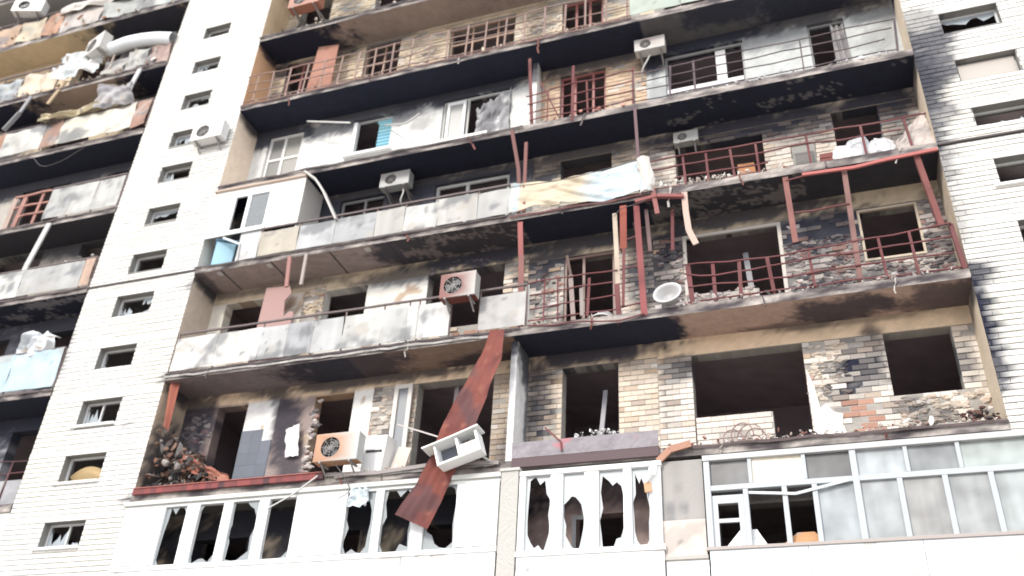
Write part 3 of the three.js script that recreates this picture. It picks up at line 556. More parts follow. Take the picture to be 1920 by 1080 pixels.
railing('balcony_railing', 'leaning red railing in front of the orange brick loggia wall', [[[-6.19, 18.72], [-5, 18.86], [-3.37, 18.84]], [[-6.13, 18.42], [-3.38, 18.53]], [[-6.1, 18.14], [-3.38, 18.2]], [[-6.06, 17.86], [-3.39, 17.87]]],
  [[[-6.15, 20.1], [-6.03, 17.7], 0.08], [[-4.94, 19.48], [-4.96, 17.55], 0.07], [[-4.58, 18.85], [-4.58, 17.7]], [[-5.82, 19.16], [-5.31, 17.78], 0.03], [[-3.39, 18.97], [-3.4, 17.7]], [[-5.6, 18.8], [-5.6, 17.7], 0.03]], C.red, { k2: [0.2, 0.09, 0.08] });
railing('balcony_railing', 'thin dark railing crossing in front of grey plastered wall', [[[-3.4, 18.75], [2.72, 18.77]], [[-3.3, 18.42], [2.6, 18.48]], [[-3.3, 18.12], [2.4, 18.17]], [[-3.4, 17.8], [2.6, 17.8]]],
  [[[-2.46, 18.76], [-2.5, 17.7]], [[-1.9, 18.77], [-1.9, 17.7]], [[2.7, 18.77], [2.6, 17.7]], [[0.6, 18.75], [0.6, 17.7], 0.025], [[-3.38, 18.75], [-3.38, 17.7], 0.03]], darkRail, { w: 0.026 });
railing('balcony_railing', 'straight red railing with rubbish bags heaped behind it', [[[-3.08, 15.84], [1.82, 15.79], [2.85, 15.78]], [[-3.04, 15.58], [1.78, 15.5], [2.3, 15.5]], [[-2.5, 15.22], [-0.46, 15.2]], [[-3.0, 14.98], [-0.5, 14.98]]],
  [[[-2.3, 15.8], [-2.28, 14.95]], [[-1.78, 15.78], [-1.75, 14.95]], [[-1.24, 15.77], [-1.2, 14.95]], [[-0.68, 15.79], [-0.64, 14.95]], [[0.4, 15.8], [0.42, 14.95]], [[1.53, 15.78], [1.54, 14.95]], [[2.4, 15.78], [2.42, 14.95]]], C.red, { w: 0.034, k2: [0.18, 0.09, 0.085] });
single('steel_edge_strip', 'bent red steel strip along the slab edge under the rubbish bags', 'strip', new G().path([V(0.2, 14.66, 0.06), V(1.25, 14.6, 0.09), V(1.9, 14.66, 0.1), V(2.88, 14.74, 0.06)], 0.05, 0.07, [0.42, 0.14, 0.13]), M.rusty);
railing('burnt_balcony_frame', 'red steel balcony frame with cream post in front of burnt brick', [[[-5.89, 12.94], [-3.85, 12.95]], [[-5.84, 12.62], [-3.95, 12.66]], [[-5.82, 12.28], [-3.91, 12.34]], [[-5.85, 11.96], [-3.84, 11.96]], [[-5.84, 11.8, 0.06], [-4.6, 11.72, 0.08], [-3.81, 11.6, 0.1], [-3.28, 11.74, 0.08]], [[-3.8, 12.95], [-3.3, 13.0]], [[-3.8, 12.0], [-3.3, 12.05]], [[-3.75, 13.72], [-3.35, 13.8]]],
  [[[-6.16, 14.7], [-6.1, 13.7], 0.12, [0.42, 0.15, 0.14]], [[-6.08, 13.72, 0.02], [-5.99, 11.83, 0.02], 0.13, [0.34, 0.16, 0.14]], [[-5.9, 12.9], [-5.85, 11.82], 0.1, C.grey], [[-4.91, 13.0], [-4.83, 11.83], 0.1, [0.4, 0.32, 0.3]], [[-4.66, 12.62], [-4.63, 11.9], 0.08, [0.42, 0.36, 0.34]], [[-4.48, 12.85], [-4.5, 11.87], 0.06], [[-5.15, 13.9, -0.5], [-4.95, 12.9, -0.2], 0.06, [0.2, 0.14, 0.12]], [[-3.9, 14.5], [-3.87, 12.6], 0.1, [0.66, 0.55, 0.44]], [[-3.87, 12.6], [-3.8, 11.6], 0.11], [[-3.7, 14.68], [-3.7, 13.5], 0.15, [0.36, 0.1, 0.07]], [[-3.7, 13.5], [-3.72, 12.0], 0.06], [[-3.4, 14.62], [-3.28, 11.7], 0.13, [0.32, 0.1, 0.1]], [[-3.2, 14.55, -0.1], [-3.15, 13.38, -0.1], 0.08, [0.2, 0.13, 0.13]], [[-2.63, 14.5, -0.2], [-2.65, 13.38, -0.2], 0.07], [[-3.53, 14.4, -0.3], [-3.42, 13.72, -0.3], 0.06, [0.2, 0.14, 0.14]], [[-5.5, 12.93], [-5.5, 11.9], 0.03], [[-5.2, 12.93], [-5.2, 11.9], 0.03]], C.red, { k2: [0.17, 0.07, 0.07], category: 'balcony frame' });
railing('burnt_balcony_frame', 'red steel balcony frame with sagging rails in front of grey sooty brick', [[[-2.45, 12.84], [-1.49, 12.75], [-0.38, 12.74], [2.79, 12.9]], [[-2.42, 12.6], [-2.1, 12.5], [-1.76, 12.45], [-1.4, 12.5], [-0.41, 12.5], [2.77, 12.62]], [[-2.36, 12.27], [-0.37, 12.2], [2.73, 12.24]], [[-2.38, 11.92], [-0.4, 11.9], [2.88, 11.9]], [[-0.15, 14.62], [0.69, 14.66]], [[-0.06, 13.73], [1.03, 13.74]]],
  [[[-2.34, 12.8], [-2.31, 11.83], 0.1], [[-1.82, 12.76], [-1.79, 11.83], 0.07], [[-1.28, 12.74], [-1.28, 11.83], 0.07], [[-0.72, 12.74], [-0.65, 11.83], 0.07], [[-0.15, 14.72], [-0.1, 13.0], 0.11, [0.33, 0.15, 0.13]], [[0.1, 12.8], [0.12, 11.83]], [[1.05, 14.7], [1.0, 11.83], 0.1, [0.3, 0.17, 0.15]], [[1.44, 12.85], [1.47, 11.83]], [[2.02, 12.87], [2.03, 11.83]], [[2.48, 14.72], [2.62, 12.9], 0.11, [0.27, 0.1, 0.09]], [[2.79, 12.9], [2.87, 11.83], 0.08]], C.red, { w: 0.034, k2: [0.17, 0.075, 0.075], category: 'balcony frame' });
railing('balcony_railing', 'short red rail at the loggia with bare red brick beside the pier', [[[-20.6, 9.85], [-18.74, 9.85]], [[-20.4, 9.5], [-18.74, 9.55]]], [[[-20.2, 9.85], [-20.2, 8.73]], [[-19.2, 9.85], [-19.2, 8.73]]], C.red);
// freestanding leftover posts
for (const [lab, pts, w, k] of [
  ['bent dark red post hanging beside the crumpled pale tarp', [[-6.5, 17.6], [-6.26, 16.28], [-6.2, 15.5], [-6.2, 14.95]], 0.09, [0.22, 0.11, 0.1]],
  ['short upright red post rising from the end of the pale tarp', [[-6.1, 17.1], [-6.07, 14.95]], 0.08, [0.26, 0.12, 0.11]],
  ['tall purple-brown post at the far end of the pale tarp', [[-3.36, 17.52], [-3.28, 14.95]], 0.07, [0.2, 0.13, 0.14]],
  ['white bent plank fallen across the dark loggia beside the air conditioner', [[-12.39, 17.55], [-12.0, 17.2], [-11.7, 16.75], [-11.14, 15.7]], 0.17, [0.68, 0.66, 0.62]],
  ['pink post hanging from slab above the leaning pink board', [[-12.32, 14.78], [-12.23, 13.85]], 0.1, [0.42, 0.22, 0.2]],
  ['pale post hanging from slab right of the leaning pink board', [[-11.84, 14.78], [-11.82, 13.85]], 0.08, [0.46, 0.4, 0.37]],
  ['white slanting post standing on the grey sheet parapet beside the pier', [[-21.1, 17.55], [-21.35, 16.05], [-21.35, 15.9]], 0.17, [0.7, 0.7, 0.68]],
  ['grey leaning post against the dark soffit behind the orange-stained parapet', [[-24.3, 23.6], [-24.5, 22.9], [-24.9, 22.2]], 0.14, [0.4, 0.4, 0.42]],
  ['tan plank hanging from the slab above the orange-stained parapet', [[-22.95, 23.95], [-23.35, 23.0]], 0.14, [0.55, 0.42, 0.28]],
  ['short white plank sticking up among the hanging rags', [[-19.75, 23.7], [-19.9, 22.9], [-19.9, 22.0]], 0.16, [0.74, 0.74, 0.74]],
]) { const g = new G(); g.path(pts.map((p) => V(p[0], p[1], p[2] ?? 0.05)), w, 0.05, mul(k, 0.78)); single('loose_post', lab, 'post', g, M.rusty); }

// sheet parapets: separate sheets fixed to a top rail
const stain = (base0, k = 1) => (u, v, q) => {
  let base;
  const st = 0.55 + nz(q.x * 4.5, q.y * 0.6, 20) * 0.7 + nz(q.x * 1.3, q.y * 0.4, 22) * 0.9, sp = fbm(q.x * 2.2, q.y * 2.2, 25);
  base = mul(base0, k > 0.5 ? 0.78 : 1);
  let c = mix(base, mul(base, 0.55), clamp(k * st * 0.5 + (sp > 0.25 ? 0.25 : 0)));
  if (fbm(q.x * 1.1, q.y * 1.5, 33) > 0.42) c = mix(c, [0.32, 0.3, 0.27], 0.6);
  if (nz(q.x * 6, q.y * 6, 31) > 0.55) c = mix(c, C.char, 0.5);
  if (k > 0.5) c = mix(c, [0.12, 0.125, 0.135], 0.75 * sst(0.18, 0.5, fbm(q.x * 0.9, q.y * 1.3, 48) + 0.25 * nz(q.x * 7, q.y * 1.2, 49)));
  return c;
};
function parapet(label, edges, y0, y1, base, opt = {}) {
  const t = thing('balcony_parapet', label, 'parapet', [edges[0], y0, 0], opt.group);
  for (let i = 0; i + 1 < edges.length; i++) {
    if (opt.missing?.includes(i)) continue;
    const a = edges[i] + 0.006, b = edges[i + 1] - 0.006, tilt = rr(-0.02, 0.03), dy = rr(-0.03, 0.02) - (opt.warp > 0.09 ? rr(0, 0.25) : 0), ds = rr(-0.015, 0.015) * (opt.warp > 0.05 ? 6 : 1), kk = rr(0.85, 1.06), wv = opt.warp || 0.02;
    const P = (u, v) => { const x = a + (b - a) * u; return V(x, y0 + 0.01 + (y1 - y0 + dy) * v + ds * (u - 0.5), 0.06 + tilt * v + wv * nz(x * 2, v * 2 + i, 3) + (opt.ribs ? 0.012 * Math.sin(x * 60) : 0)); };
    part(t, 'sheet', sheetGeo(opt.ribs ? 40 : 16, 14, P, 0.008, stain(mul(opt.cols?.[i] || base, kk), opt.dirt ?? 1)), M.metal);
  }
  if (opt.rail !== 0) { const g = new G(), n = 24; for (let i = 0; i < n; i++) { const x = (j) => edges[0] + (edges.at(-1) - edges[0]) * j / n, yy = (j) => y1 + (opt.railUp ?? 0.08) + 0.015 * nz(j * 0.7, 3, 3); g.bar(V(x(i), yy(i), 0.03), V(x(i + 1), yy(i + 1), 0.03), 0.045, 0.045, opt.railCol || [0.16, 0.13, 0.13]); } part(t, 'top_rail', g, M.rusty); }
  for (const x of edges) { const e = new G(); e.box(x - 0.015, x + 0.015, y0 - 0.02, y1 + (opt.railUp ?? 0.08), 0.0, 0.03, [0.2, 0.15, 0.14]); part(t, 'support', e, M.rusty); }
  return t;
}
parapet('grey cement-sheet parapet running under the wall air conditioner', [-13.35, -12.2, -11.15, -10.0, -9.2, -8.3, -7.25, -6.42], 14.95, 15.72, [0.55, 0.54, 0.51], { railUp: 0.14, cols: [[0.6, 0.55, 0.46], [0.5, 0.51, 0.52], [0.44, 0.45, 0.46], [0.52, 0.51, 0.48], [0.56, 0.56, 0.54], [0.6, 0.59, 0.56], [0.5, 0.5, 0.49]] });
parapet('white and grey metal-sheet parapet with rusty air conditioner hung on it', [-15.12, -13.9, -12.65, -11.9, -11.2, -10.4, -9.4, -8.75, -8.5, -7.7, -7.0, -5.9], 11.83, 12.72, [0.6, 0.6, 0.58], { missing: [9], railUp: 0.18, cols: [[0.74, 0.73, 0.71], [0.73, 0.72, 0.69], [0.6, 0.61, 0.61], [0.46, 0.47, 0.49], [0.56, 0.57, 0.57], [0.6, 0.6, 0.58], [0.52, 0.53, 0.52], [0.66, 0.66, 0.65], [0.68, 0.68, 0.67], [0.5, 0.5, 0.5], [0.52, 0.51, 0.5]] });
parapet('long orange-stained cream parapet high beside the pier', [-30, -27.5, -25.2, -24.6, -22.9, -22.2, -20.2, -19.3, -18.74], 20.9, 21.95, [0.68, 0.64, 0.54], { warp: 0.06, cols: [[0.6, 0.5, 0.4], [0.55, 0.5, 0.42], [0.5, 0.26, 0.16], [0.62, 0.62, 0.58], [0.42, 0.26, 0.2], [0.72, 0.69, 0.6], [0.74, 0.7, 0.62], [0.46, 0.27, 0.2]] });
parapet('smudged grey metal parapet with a pink frame at its end', [-21.5, -20.6, -19.7, -18.74], 17.75, 18.88, [0.56, 0.56, 0.54], { warp: 0.03 });
parapet('pale metal-sheet parapet below the white slanting post', [-25, -23.2, -21.3, -19.1, -18.76], 14.97, 15.86, [0.62, 0.62, 0.6], { cols: [[0.64, 0.64, 0.62], [0.66, 0.66, 0.63], [0.56, 0.56, 0.55], [0.6, 0.42, 0.32]] });
parapet('smooth light blue parapet heaped with white debris', [-24, -22, -20.4, -18.75], 11.86, 13.02, [0.42, 0.54, 0.6], { dirt: 0.15, warp: 0.05, railUp: 0.0 });
parapet('light grey parapet at lowest loggia left of the brick pier', [-22, -20.5, -19.2], 8.66, 9.3, [0.5, 0.5, 0.5], { rail: 0 });
parapet('pale green metal parapet above the white air conditioner', [-3.42, -2.1, -0.8, 0.6, 2.85], 20.8, 21.7, [0.36, 0.41, 0.36], { dirt: 0.45 });
railing('balcony_railing', 'pink frame of a half-open parapet with dark gaps', [[[-23, 18.95], [-21.55, 18.95]], [[-22.9, 18.5], [-21.6, 18.52]], [[-22.6, 18.1], [-21.6, 18.15]]], [[[-22.6, 18.95], [-22.6, 17.7], 0.16, C.pink], [[-21.9, 18.95], [-21.9, 17.7], 0.1, C.pink], [[-23.0, 18.95], [-23.0, 17.7], 0.2, [0.56, 0.42, 0.36]]], C.pink, { w: 0.06, k2: C.pink });

// ---------------------------------------------------------------- air conditioners
function airCon(label, x, y, z, w, h, d, opt = {}) { // x, y, z: lower left back corner
  const t = thing('air_conditioner', label, 'air conditioner', [x + w / 2, y, z], opt.group);
  t.rotation.z = opt.roll || 0; t.rotation.y = opt.turn || 0; t.rotation.x = opt.pitch || 0;
  bases.set(t, [0, 0, 0]);
  const body = opt.body || [0.62, 0.61, 0.57], b2 = opt.body2 || body, fr = h * 0.37, fx = -w / 2 + w * 0.36;
  const kc = (px, py) => mix(mul(px < fx + fr * 1.15 ? body : b2, 0.9 + 0.25 * fbm(px * 4 + x, py * 4 + y, 3)), opt.burn || C.rust, opt.burn ? sst(0.1, 0.5, 0.3 + fbm(px * 2.5 + x, py * 2.5, 9)) : 0.25 * sst(0.2, 0.6, fbm(px * 5 + x, py * 5, 6)));
  { // front plate with a round hole
    const s = new THREE.Shape(); s.moveTo(-w / 2, 0); s.lineTo(w / 2, 0); s.lineTo(w / 2, h); s.lineTo(-w / 2, h); s.closePath();
    const ho = new THREE.Path(); ho.absarc(fx, h / 2, fr, 0, Math.PI * 2, true); s.holes.push(ho);
    const e = new THREE.ExtrudeGeometry(s, { depth: 0.02, bevelEnabled: true, bevelSize: 0.008, bevelThickness: 0.008, bevelSegments: 1, curveSegments: 20 }); e.translate(0, 0, d - 0.03);
    const ga = e.toNonIndexed ? (e.index ? e.toNonIndexed() : e) : e, P = ga.attributes.position, cl = [];
    for (let i = 0; i < P.count; i++) cl.push(...kc(P.getX(i), P.getY(i)));
    ga.setAttribute('color', new THREE.Float32BufferAttribute(cl, 3));
    const g = new G(); g.add(ga); const q = (a, b, c, dd, e2, f) => { const k = kc((a + b) / 2, (c + dd) / 2); g.box(a, b, c, dd, e2, f, k); };
    q(-w / 2, w / 2, 0, 0.012, 0, d - 0.03); q(-w / 2, w / 2, h - 0.012, h, 0, d - 0.03); q(-w / 2, -w / 2 + 0.012, 0.012, h - 0.012, 0, d - 0.03); q(w / 2 - 0.012, w / 2, 0.012, h - 0.012, 0, d - 0.03);
    g.box(-w / 2 + 0.012, w / 2 - 0.012, 0.012, h - 0.012, 0.01, 0.03, C.char);
    part(t, 'casing', g, M.paint);
  }
  { const g = new G(); for (let i = 0; i < 3; i++) g.add(new THREE.CylinderGeometry(fr * 0.92, fr * 0.92, 0.012, 8, 1, false, i * 2.1, 1.3), M4(fx, h / 2, d - 0.1 + 0.01 * i, Math.PI / 2), [0.1, 0.1, 0.11]); g.add(new THREE.CylinderGeometry(fr * 0.28, fr * 0.28, 0.06, 14), M4(fx, h / 2, d - 0.08, Math.PI / 2), [0.22, 0.22, 0.23]); part(t, 'fan', g, M.paint); }
  if (!opt.noGrille) { const g = new G(); for (let i = 1; i <= 4; i++) g.add(new THREE.TorusGeometry(fr * i / 4 * 0.99, 0.005, 5, 22), M4(fx, h / 2, d - 0.005), [0.28, 0.27, 0.26]); for (let i = 0; i < 4; i++) { const a = i * Math.PI / 4; g.bar(V(fx - Math.cos(a) * fr, h / 2 - Math.sin(a) * fr, d - 0.005), V(fx + Math.cos(a) * fr, h / 2 + Math.sin(a) * fr, d - 0.005), 0.008, 0.008, [0.28, 0.27, 0.26]); } part(t, 'grille', g, M.metal); }
  if (!opt.noBracket) for (const s of [-1, 1]) { const g = new G(), bx = s * w * 0.34, bz = -(opt.reach ?? 0.08); g.bar(V(bx, -0.02, bz), V(bx, -0.02, d), 0.04, 0.04, [0.3, 0.29, 0.28]); g.bar(V(bx, -0.02, d * 0.75), V(bx, -d * 0.6 - 0.05, bz), 0.03, 0.03, [0.3, 0.29, 0.28]); part(t, 'bracket', g, M.metal); }
  if (opt.hose) { const pts = opt.hose.map((p) => V(...p)); const g = new G(); g.add(new THREE.TubeGeometry(new THREE.CatmullRomCurve3(pts), 14, 0.022, 6), null, [0.5, 0.5, 0.48]); part(t, 'hose', g, M.paint); }
  return t;
}
airCon('white air conditioner mounted on pale pier beside a small window', -16.42, 19.38, 0.08, 1.05, 0.6, 0.3, { body: [0.72, 0.72, 0.7] });
airCon('dusty white air conditioner under black soffit at the flat divider', -3.42, 19.98, -0.7, 0.78, 0.4, 0.28, { body: [0.5, 0.48, 0.46], reach: 0.3, hose: [[0, 0, 0.1], [-0.1, -0.25, 0.12], [-0.25, -0.5, 0.05], [-0.3, -0.62, -0.2]] });
airCon('grey air conditioner on black wall above cement-sheet parapet', -10.36, 16.98, -0.72, 0.84, 0.45, 0.28, { body: [0.42, 0.43, 0.42], reach: 0.28, hose: [[0.2, 0, 0.1], [0.25, -0.2, 0.15], [0.18, -0.45, 0.1], [0.2, -0.6, -0.2]] });
airCon('small grey air conditioner over the wide window opening with wooden box', -2.6, 16.93, -0.98, 0.58, 0.32, 0.22, { body: [0.4, 0.4, 0.38], reach: 0.02 });
airCon('rust-red and white air conditioner hung outside the metal-sheet parapet', -7.82, 12.57, 0.16, 0.84, 0.62, 0.3, { body: [0.17, 0.038, 0.028], body2: [0.4, 0.4, 0.38], burn: null });
airCon('scorched air conditioner, orange rust on one half, above glazed balcony', -10.38, 8.93, 0.1, 1.02, 0.62, 0.3, { body: [0.44, 0.23, 0.13], body2: [0.52, 0.54, 0.52] });
airCon('rusty orange air conditioner on the topmost balcony edge', -14.5, 24.85, -0.35, 1.1, 0.62, 0.35, { body: [0.36, 0.16, 0.11], reach: 0.5 });
airCon('grey air conditioner sitting beside the long white roll', -22.3, 24.75, 0.05, 0.95, 0.75, 0.34, { body: [0.56, 0.54, 0.5], turn: -0.3 });
airCon('white air conditioner standing among debris on highest balcony', -26.85, 28.2, 0.05, 1.15, 0.62, 0.35, { body: [0.74, 0.73, 0.7], turn: 0.3, noGrille: 1 });
{ // dangling gutted white casing
  const t = thing('gutted_casing', 'gutted white appliance casing dangling crookedly beside the hanging rust sheet', 'casing', [-6.95, 8.66, 0.25]);
  t.rotation.z = 0.3; bases.set(t, [0, 0, 0]);
  const g = new G(), w = 0.94, h = 0.44, d = 0.34, k = C.pvc;
  g.box(-w / 2, w / 2, 0, 0.04, 0, d, k); g.box(-w / 2, -w / 2 + 0.04, 0.04, h, 0, d, k); g.box(w / 2 - 0.05, w / 2, 0.04, h, 0, d, mul(k, 0.95)); g.box(0.0, 0.05, 0.04, h, 0.05, d, k); g.box(0.05, w / 2 - 0.05, 0.04, h * 0.6, 0.2, d - 0.02, [0.6, 0.64, 0.6]);
  g.box(-w / 2 + 0.04, w / 2 - 0.05, 0.04, h, 0, 0.02, C.slate); part(t, 'shell', g, M.paint);
  part(t, 'lid', sheetGeo(10, 4, (u, v) => V(-0.7 + 1.24 * u, h + 0.03 + 0.04 * u * u, -0.02 + 0.42 * v), 0.03, () => C.pvc), M.paint);
  const b = new G(); b.bar(V(0.3, 0.1, 0.1), V(0.5, -0.1, -0.2), 0.04, 0.03, C.grey); part(t, 'bracket', b, M.metal);
}
// ---------------------------------------------------------------- glazed balconies of the bottom storey
function brokenPane(x0, x1, y0, y1, z, cx, cy, rx, ry) { // what is left of a pane round a jagged hole
  const s = new THREE.Shape(); s.moveTo(x0, y0); s.lineTo(x1, y0); s.lineTo(x1, y1); s.lineTo(x0, y1); s.closePath();
  const h = new THREE.Path(), n = 17, w = x1 - x0, H = y1 - y0;
  for (let i = 0; i < n; i++) {
    const a = -i / n * Math.PI * 2, k = rr(0.72, 1.18), sq = 1 / Math.max(Math.abs(Math.cos(a)), Math.abs(Math.sin(a))) ** 0.6;
    const px = clamp(x0 + w * (cx + rx * k * sq * Math.cos(a)), x0 + 0.004, x1 - 0.004), py = clamp(y0 + H * (cy + ry * k * sq * Math.sin(a)), y0 + 0.004, y1 - 0.004);
    i ? h.lineTo(px, py) : h.moveTo(px, py);
  }
  h.closePath(); s.holes.push(h);
  const g = new THREE.ExtrudeGeometry(s, { depth: 0.005, bevelEnabled: false }); g.translate(0, 0, z); return g;
}
const member = (t, x0, x1, y0, y1, z0, z1, k, name = 'mullion', m = M.paint) => { const g = new G(), b = 0.006; g.box(x0, x1, y0, y1, z0, z1 - b, k, 'f'); const a = [V(x0, y0, z1 - b), V(x1, y0, z1 - b), V(x1, y1, z1 - b), V(x0, y1, z1 - b)], c = [V(x0 + b, y0 + b, z1), V(x1 - b, y0 + b, z1), V(x1 - b, y1 - b, z1), V(x0 + b, y1 - b, z1)]; for (let i = 0; i < 4; i++) { const j = (i + 1) % 4; g.quad(a[i], a[j], c[j], c[i], k); } g.quad(c[0], c[1], c[2], c[3], k); return part(t, name, g, m); };
function dirtyPanel(t, x0, x1, y0, y1, z, th, base, name = 'panel', dirt = 0.3, m = M.paint) {
  return part(t, name, sheetGeo(Math.max(2, Math.round((x1 - x0) / 0.08)), Math.max(2, Math.round((y1 - y0) / 0.08)), (u, v) => V(x0 + (x1 - x0) * u, y0 + (y1 - y0) * v, z - th / 2 + 0.004 * nz(u * 3 + x0, v * 3, 3)), th, stain(base, dirt)), m);
}
{
  const t = thing('glazed_balcony', 'white plastic glazed balcony with broken panes beside the brick pier', 'glazed balcony', [-15.2, 5.4, 0.1]), z = 0.12, k = C.pvc;
  const open = [[-14.1, -13.53], [-13.2, -12.58], [-12.35, -11.69], [-11.44, -10.78], [-9.57, -8.92], [-8.74, -8.07], [-7.8, -7.13]];
  const solid = [[-15.18, -14.1], [-10.78, -9.57], [-7.13, -6.24]];
  for (const [a, b] of solid) dirtyPanel(t, a + 0.03, b - 0.03, 7.03, 8.3, z - 0.01, 0.03, [0.8, 0.8, 0.79], 'panel', 0.08);
  for (let i = 0; i + 1 < open.length; i++) if (open[i + 1][0] - open[i][1] < 0.6) member(t, open[i][1], open[i + 1][0], 7.0, 8.3, 0.02, z, k);
  for (const x of [-15.18, -14.13, -10.78, -9.6, -7.13, -6.27]) member(t, x, x + 0.03, 7.0, 8.3, 0.02, z + 0.006, k, 'jamb');
  member(t, -15.2, -6.22, 8.3, 8.37, 0.0, z, mul(k, 0.9), 'head_rail'); member(t, -15.24, -6.2, 8.37, 8.47, 0.0, z + 0.06, [0.52, 0.53, 0.5], 'flashing', M.metal); member(t, -15.2, -6.22, 6.9, 7.0, 0.0, z + 0.03, k, 'sill');
  for (const [a, b, kk] of [[-15.18, -13.0, 0.8], [-13.0, -10.6, 0.82], [-10.6, -8.2, 0.8], [-8.2, -6.24, 0.81]]) dirtyPanel(t, a + 0.004, b - 0.004, 5.42, 6.9, z, 0.04, [kk, kk * 1.0, kk * 0.99], 'apron_panel', 0.06);
  const sp = [[0.55, 0.48, 0.44, 0.55], [0.5, 0.55, 0.6, 0.62], [0.45, 0.55, 0.5, 0.5], [0.5, 0.56, 0.62, 0.62], [0.45, 0.5, 0.42, 0.48], [0.5, 0.5, 0.48, 0.52], [0.5, 0.55, 0.44, 0.47]];
  open.forEach(([a, b], i) => { const g = new G(); g.add(brokenPane(a, b, 7.0, 8.3, 0.06, ...sp[i]), null, [0.5, 0.54, 0.56]); part(t, 'broken_pane', g, M.glass); });
}
{
  const t = thing('pillar', 'grey square pillar between the two white glazed balconies', 'pillar', [-6.0, 5.4, 0.1]);
  const g = new G(); g.box(-6.19, -5.84, 3, 8.46, 0, 0.17, [0.46, 0.45, 0.42]); part(t, 'shaft', g, M.masonry); member(t, -6.22, -5.81, 8.46, 8.52, 0, 0.2, [0.5, 0.49, 0.46], 'cap', M.masonry);
}
{
  const t = thing('glazed_balcony', 'narrower white glazed balcony with jagged glass below the purple metal box', 'glazed balcony', [-5.82, 5.4, 0.1]), z = 0.14, k = C.pvc;
  const open = [[-5.69, -5.19], [-4.94, -4.52], [-4.24, -3.77], [-3.61, -3.28]];
  member(t, -5.82, -5.69, 6.86, 8.34, 0.02, z, k, 'jamb'); member(t, -5.19, -4.94, 6.86, 8.34, 0.02, z, k); member(t, -4.52, -4.24, 6.86, 8.34, 0.02, z, k); member(t, -3.77, -3.61, 6.86, 8.34, 0.02, z, k); member(t, -3.28, -3.06, 6.86, 8.34, 0.02, z, k, 'jamb');
  member(t, -5.82, -3.04, 8.34, 8.44, 0, z + 0.02, mul(k, 0.92), 'head_rail'); member(t, -5.84, -3.02, 6.76, 6.86, 0, z + 0.03, k, 'sill');
  for (const [a, b] of [[-5.82, -4.4], [-4.4, -3.04]]) dirtyPanel(t, a + 0.004, b - 0.004, 5.42, 6.76, z, 0.04, [0.8, 0.8, 0.79], 'apron_panel', 0.06);
  const sp = [[0.52, 0.47, 0.46, 0.46], [0.52, 0.36, 0.45, 0.34], [0.52, 0.44, 0.46, 0.46], [0.5, 0.46, 0.42, 0.47]];
  open.forEach(([a, b], i) => { const g = new G(); g.add(brokenPane(a, b, 6.86, 8.34, 0.08, ...sp[i]), null, [0.7, 0.74, 0.76]); part(t, 'broken_pane', g, M.glass); });
  const f = new G(); for (const [x0, x1, y0, y1] of [[-4.92, -4.84, 6.9, 7.7], [-4.6, -4.52, 6.9, 7.7], [-4.84, -4.6, 7.62, 7.7]]) f.box(x0, x1, y0, y1, -0.5, -0.45, [0.3, 0.3, 0.31]); part(t, 'inner_sash', f, M.paint);
}
{
  const t = thing('boarded_bay', 'stained grey boarded strip with pinkish plywood between the glazed balconies', 'boarding', [-2.68, 6.62, 0.05]);
  dirtyPanel(t, -3.05, -2.3, 7.3, 8.44, 0.05, 0.03, [0.42, 0.4, 0.38], 'upper_board', 1); dirtyPanel(t, -3.08, -2.3, 6.65, 7.3, 0.07, 0.03, [0.62, 0.52, 0.47], 'plywood_sheet', 0.4);
  member(t, -3.08, -2.28, 6.58, 6.65, 0, 0.1, [0.4, 0.38, 0.35], 'batten'); dirtyPanel(t, -3.03, -2.28, 5.42, 6.58, 0.06, 0.04, [0.78, 0.78, 0.77], 'apron_panel', 0.1);
}
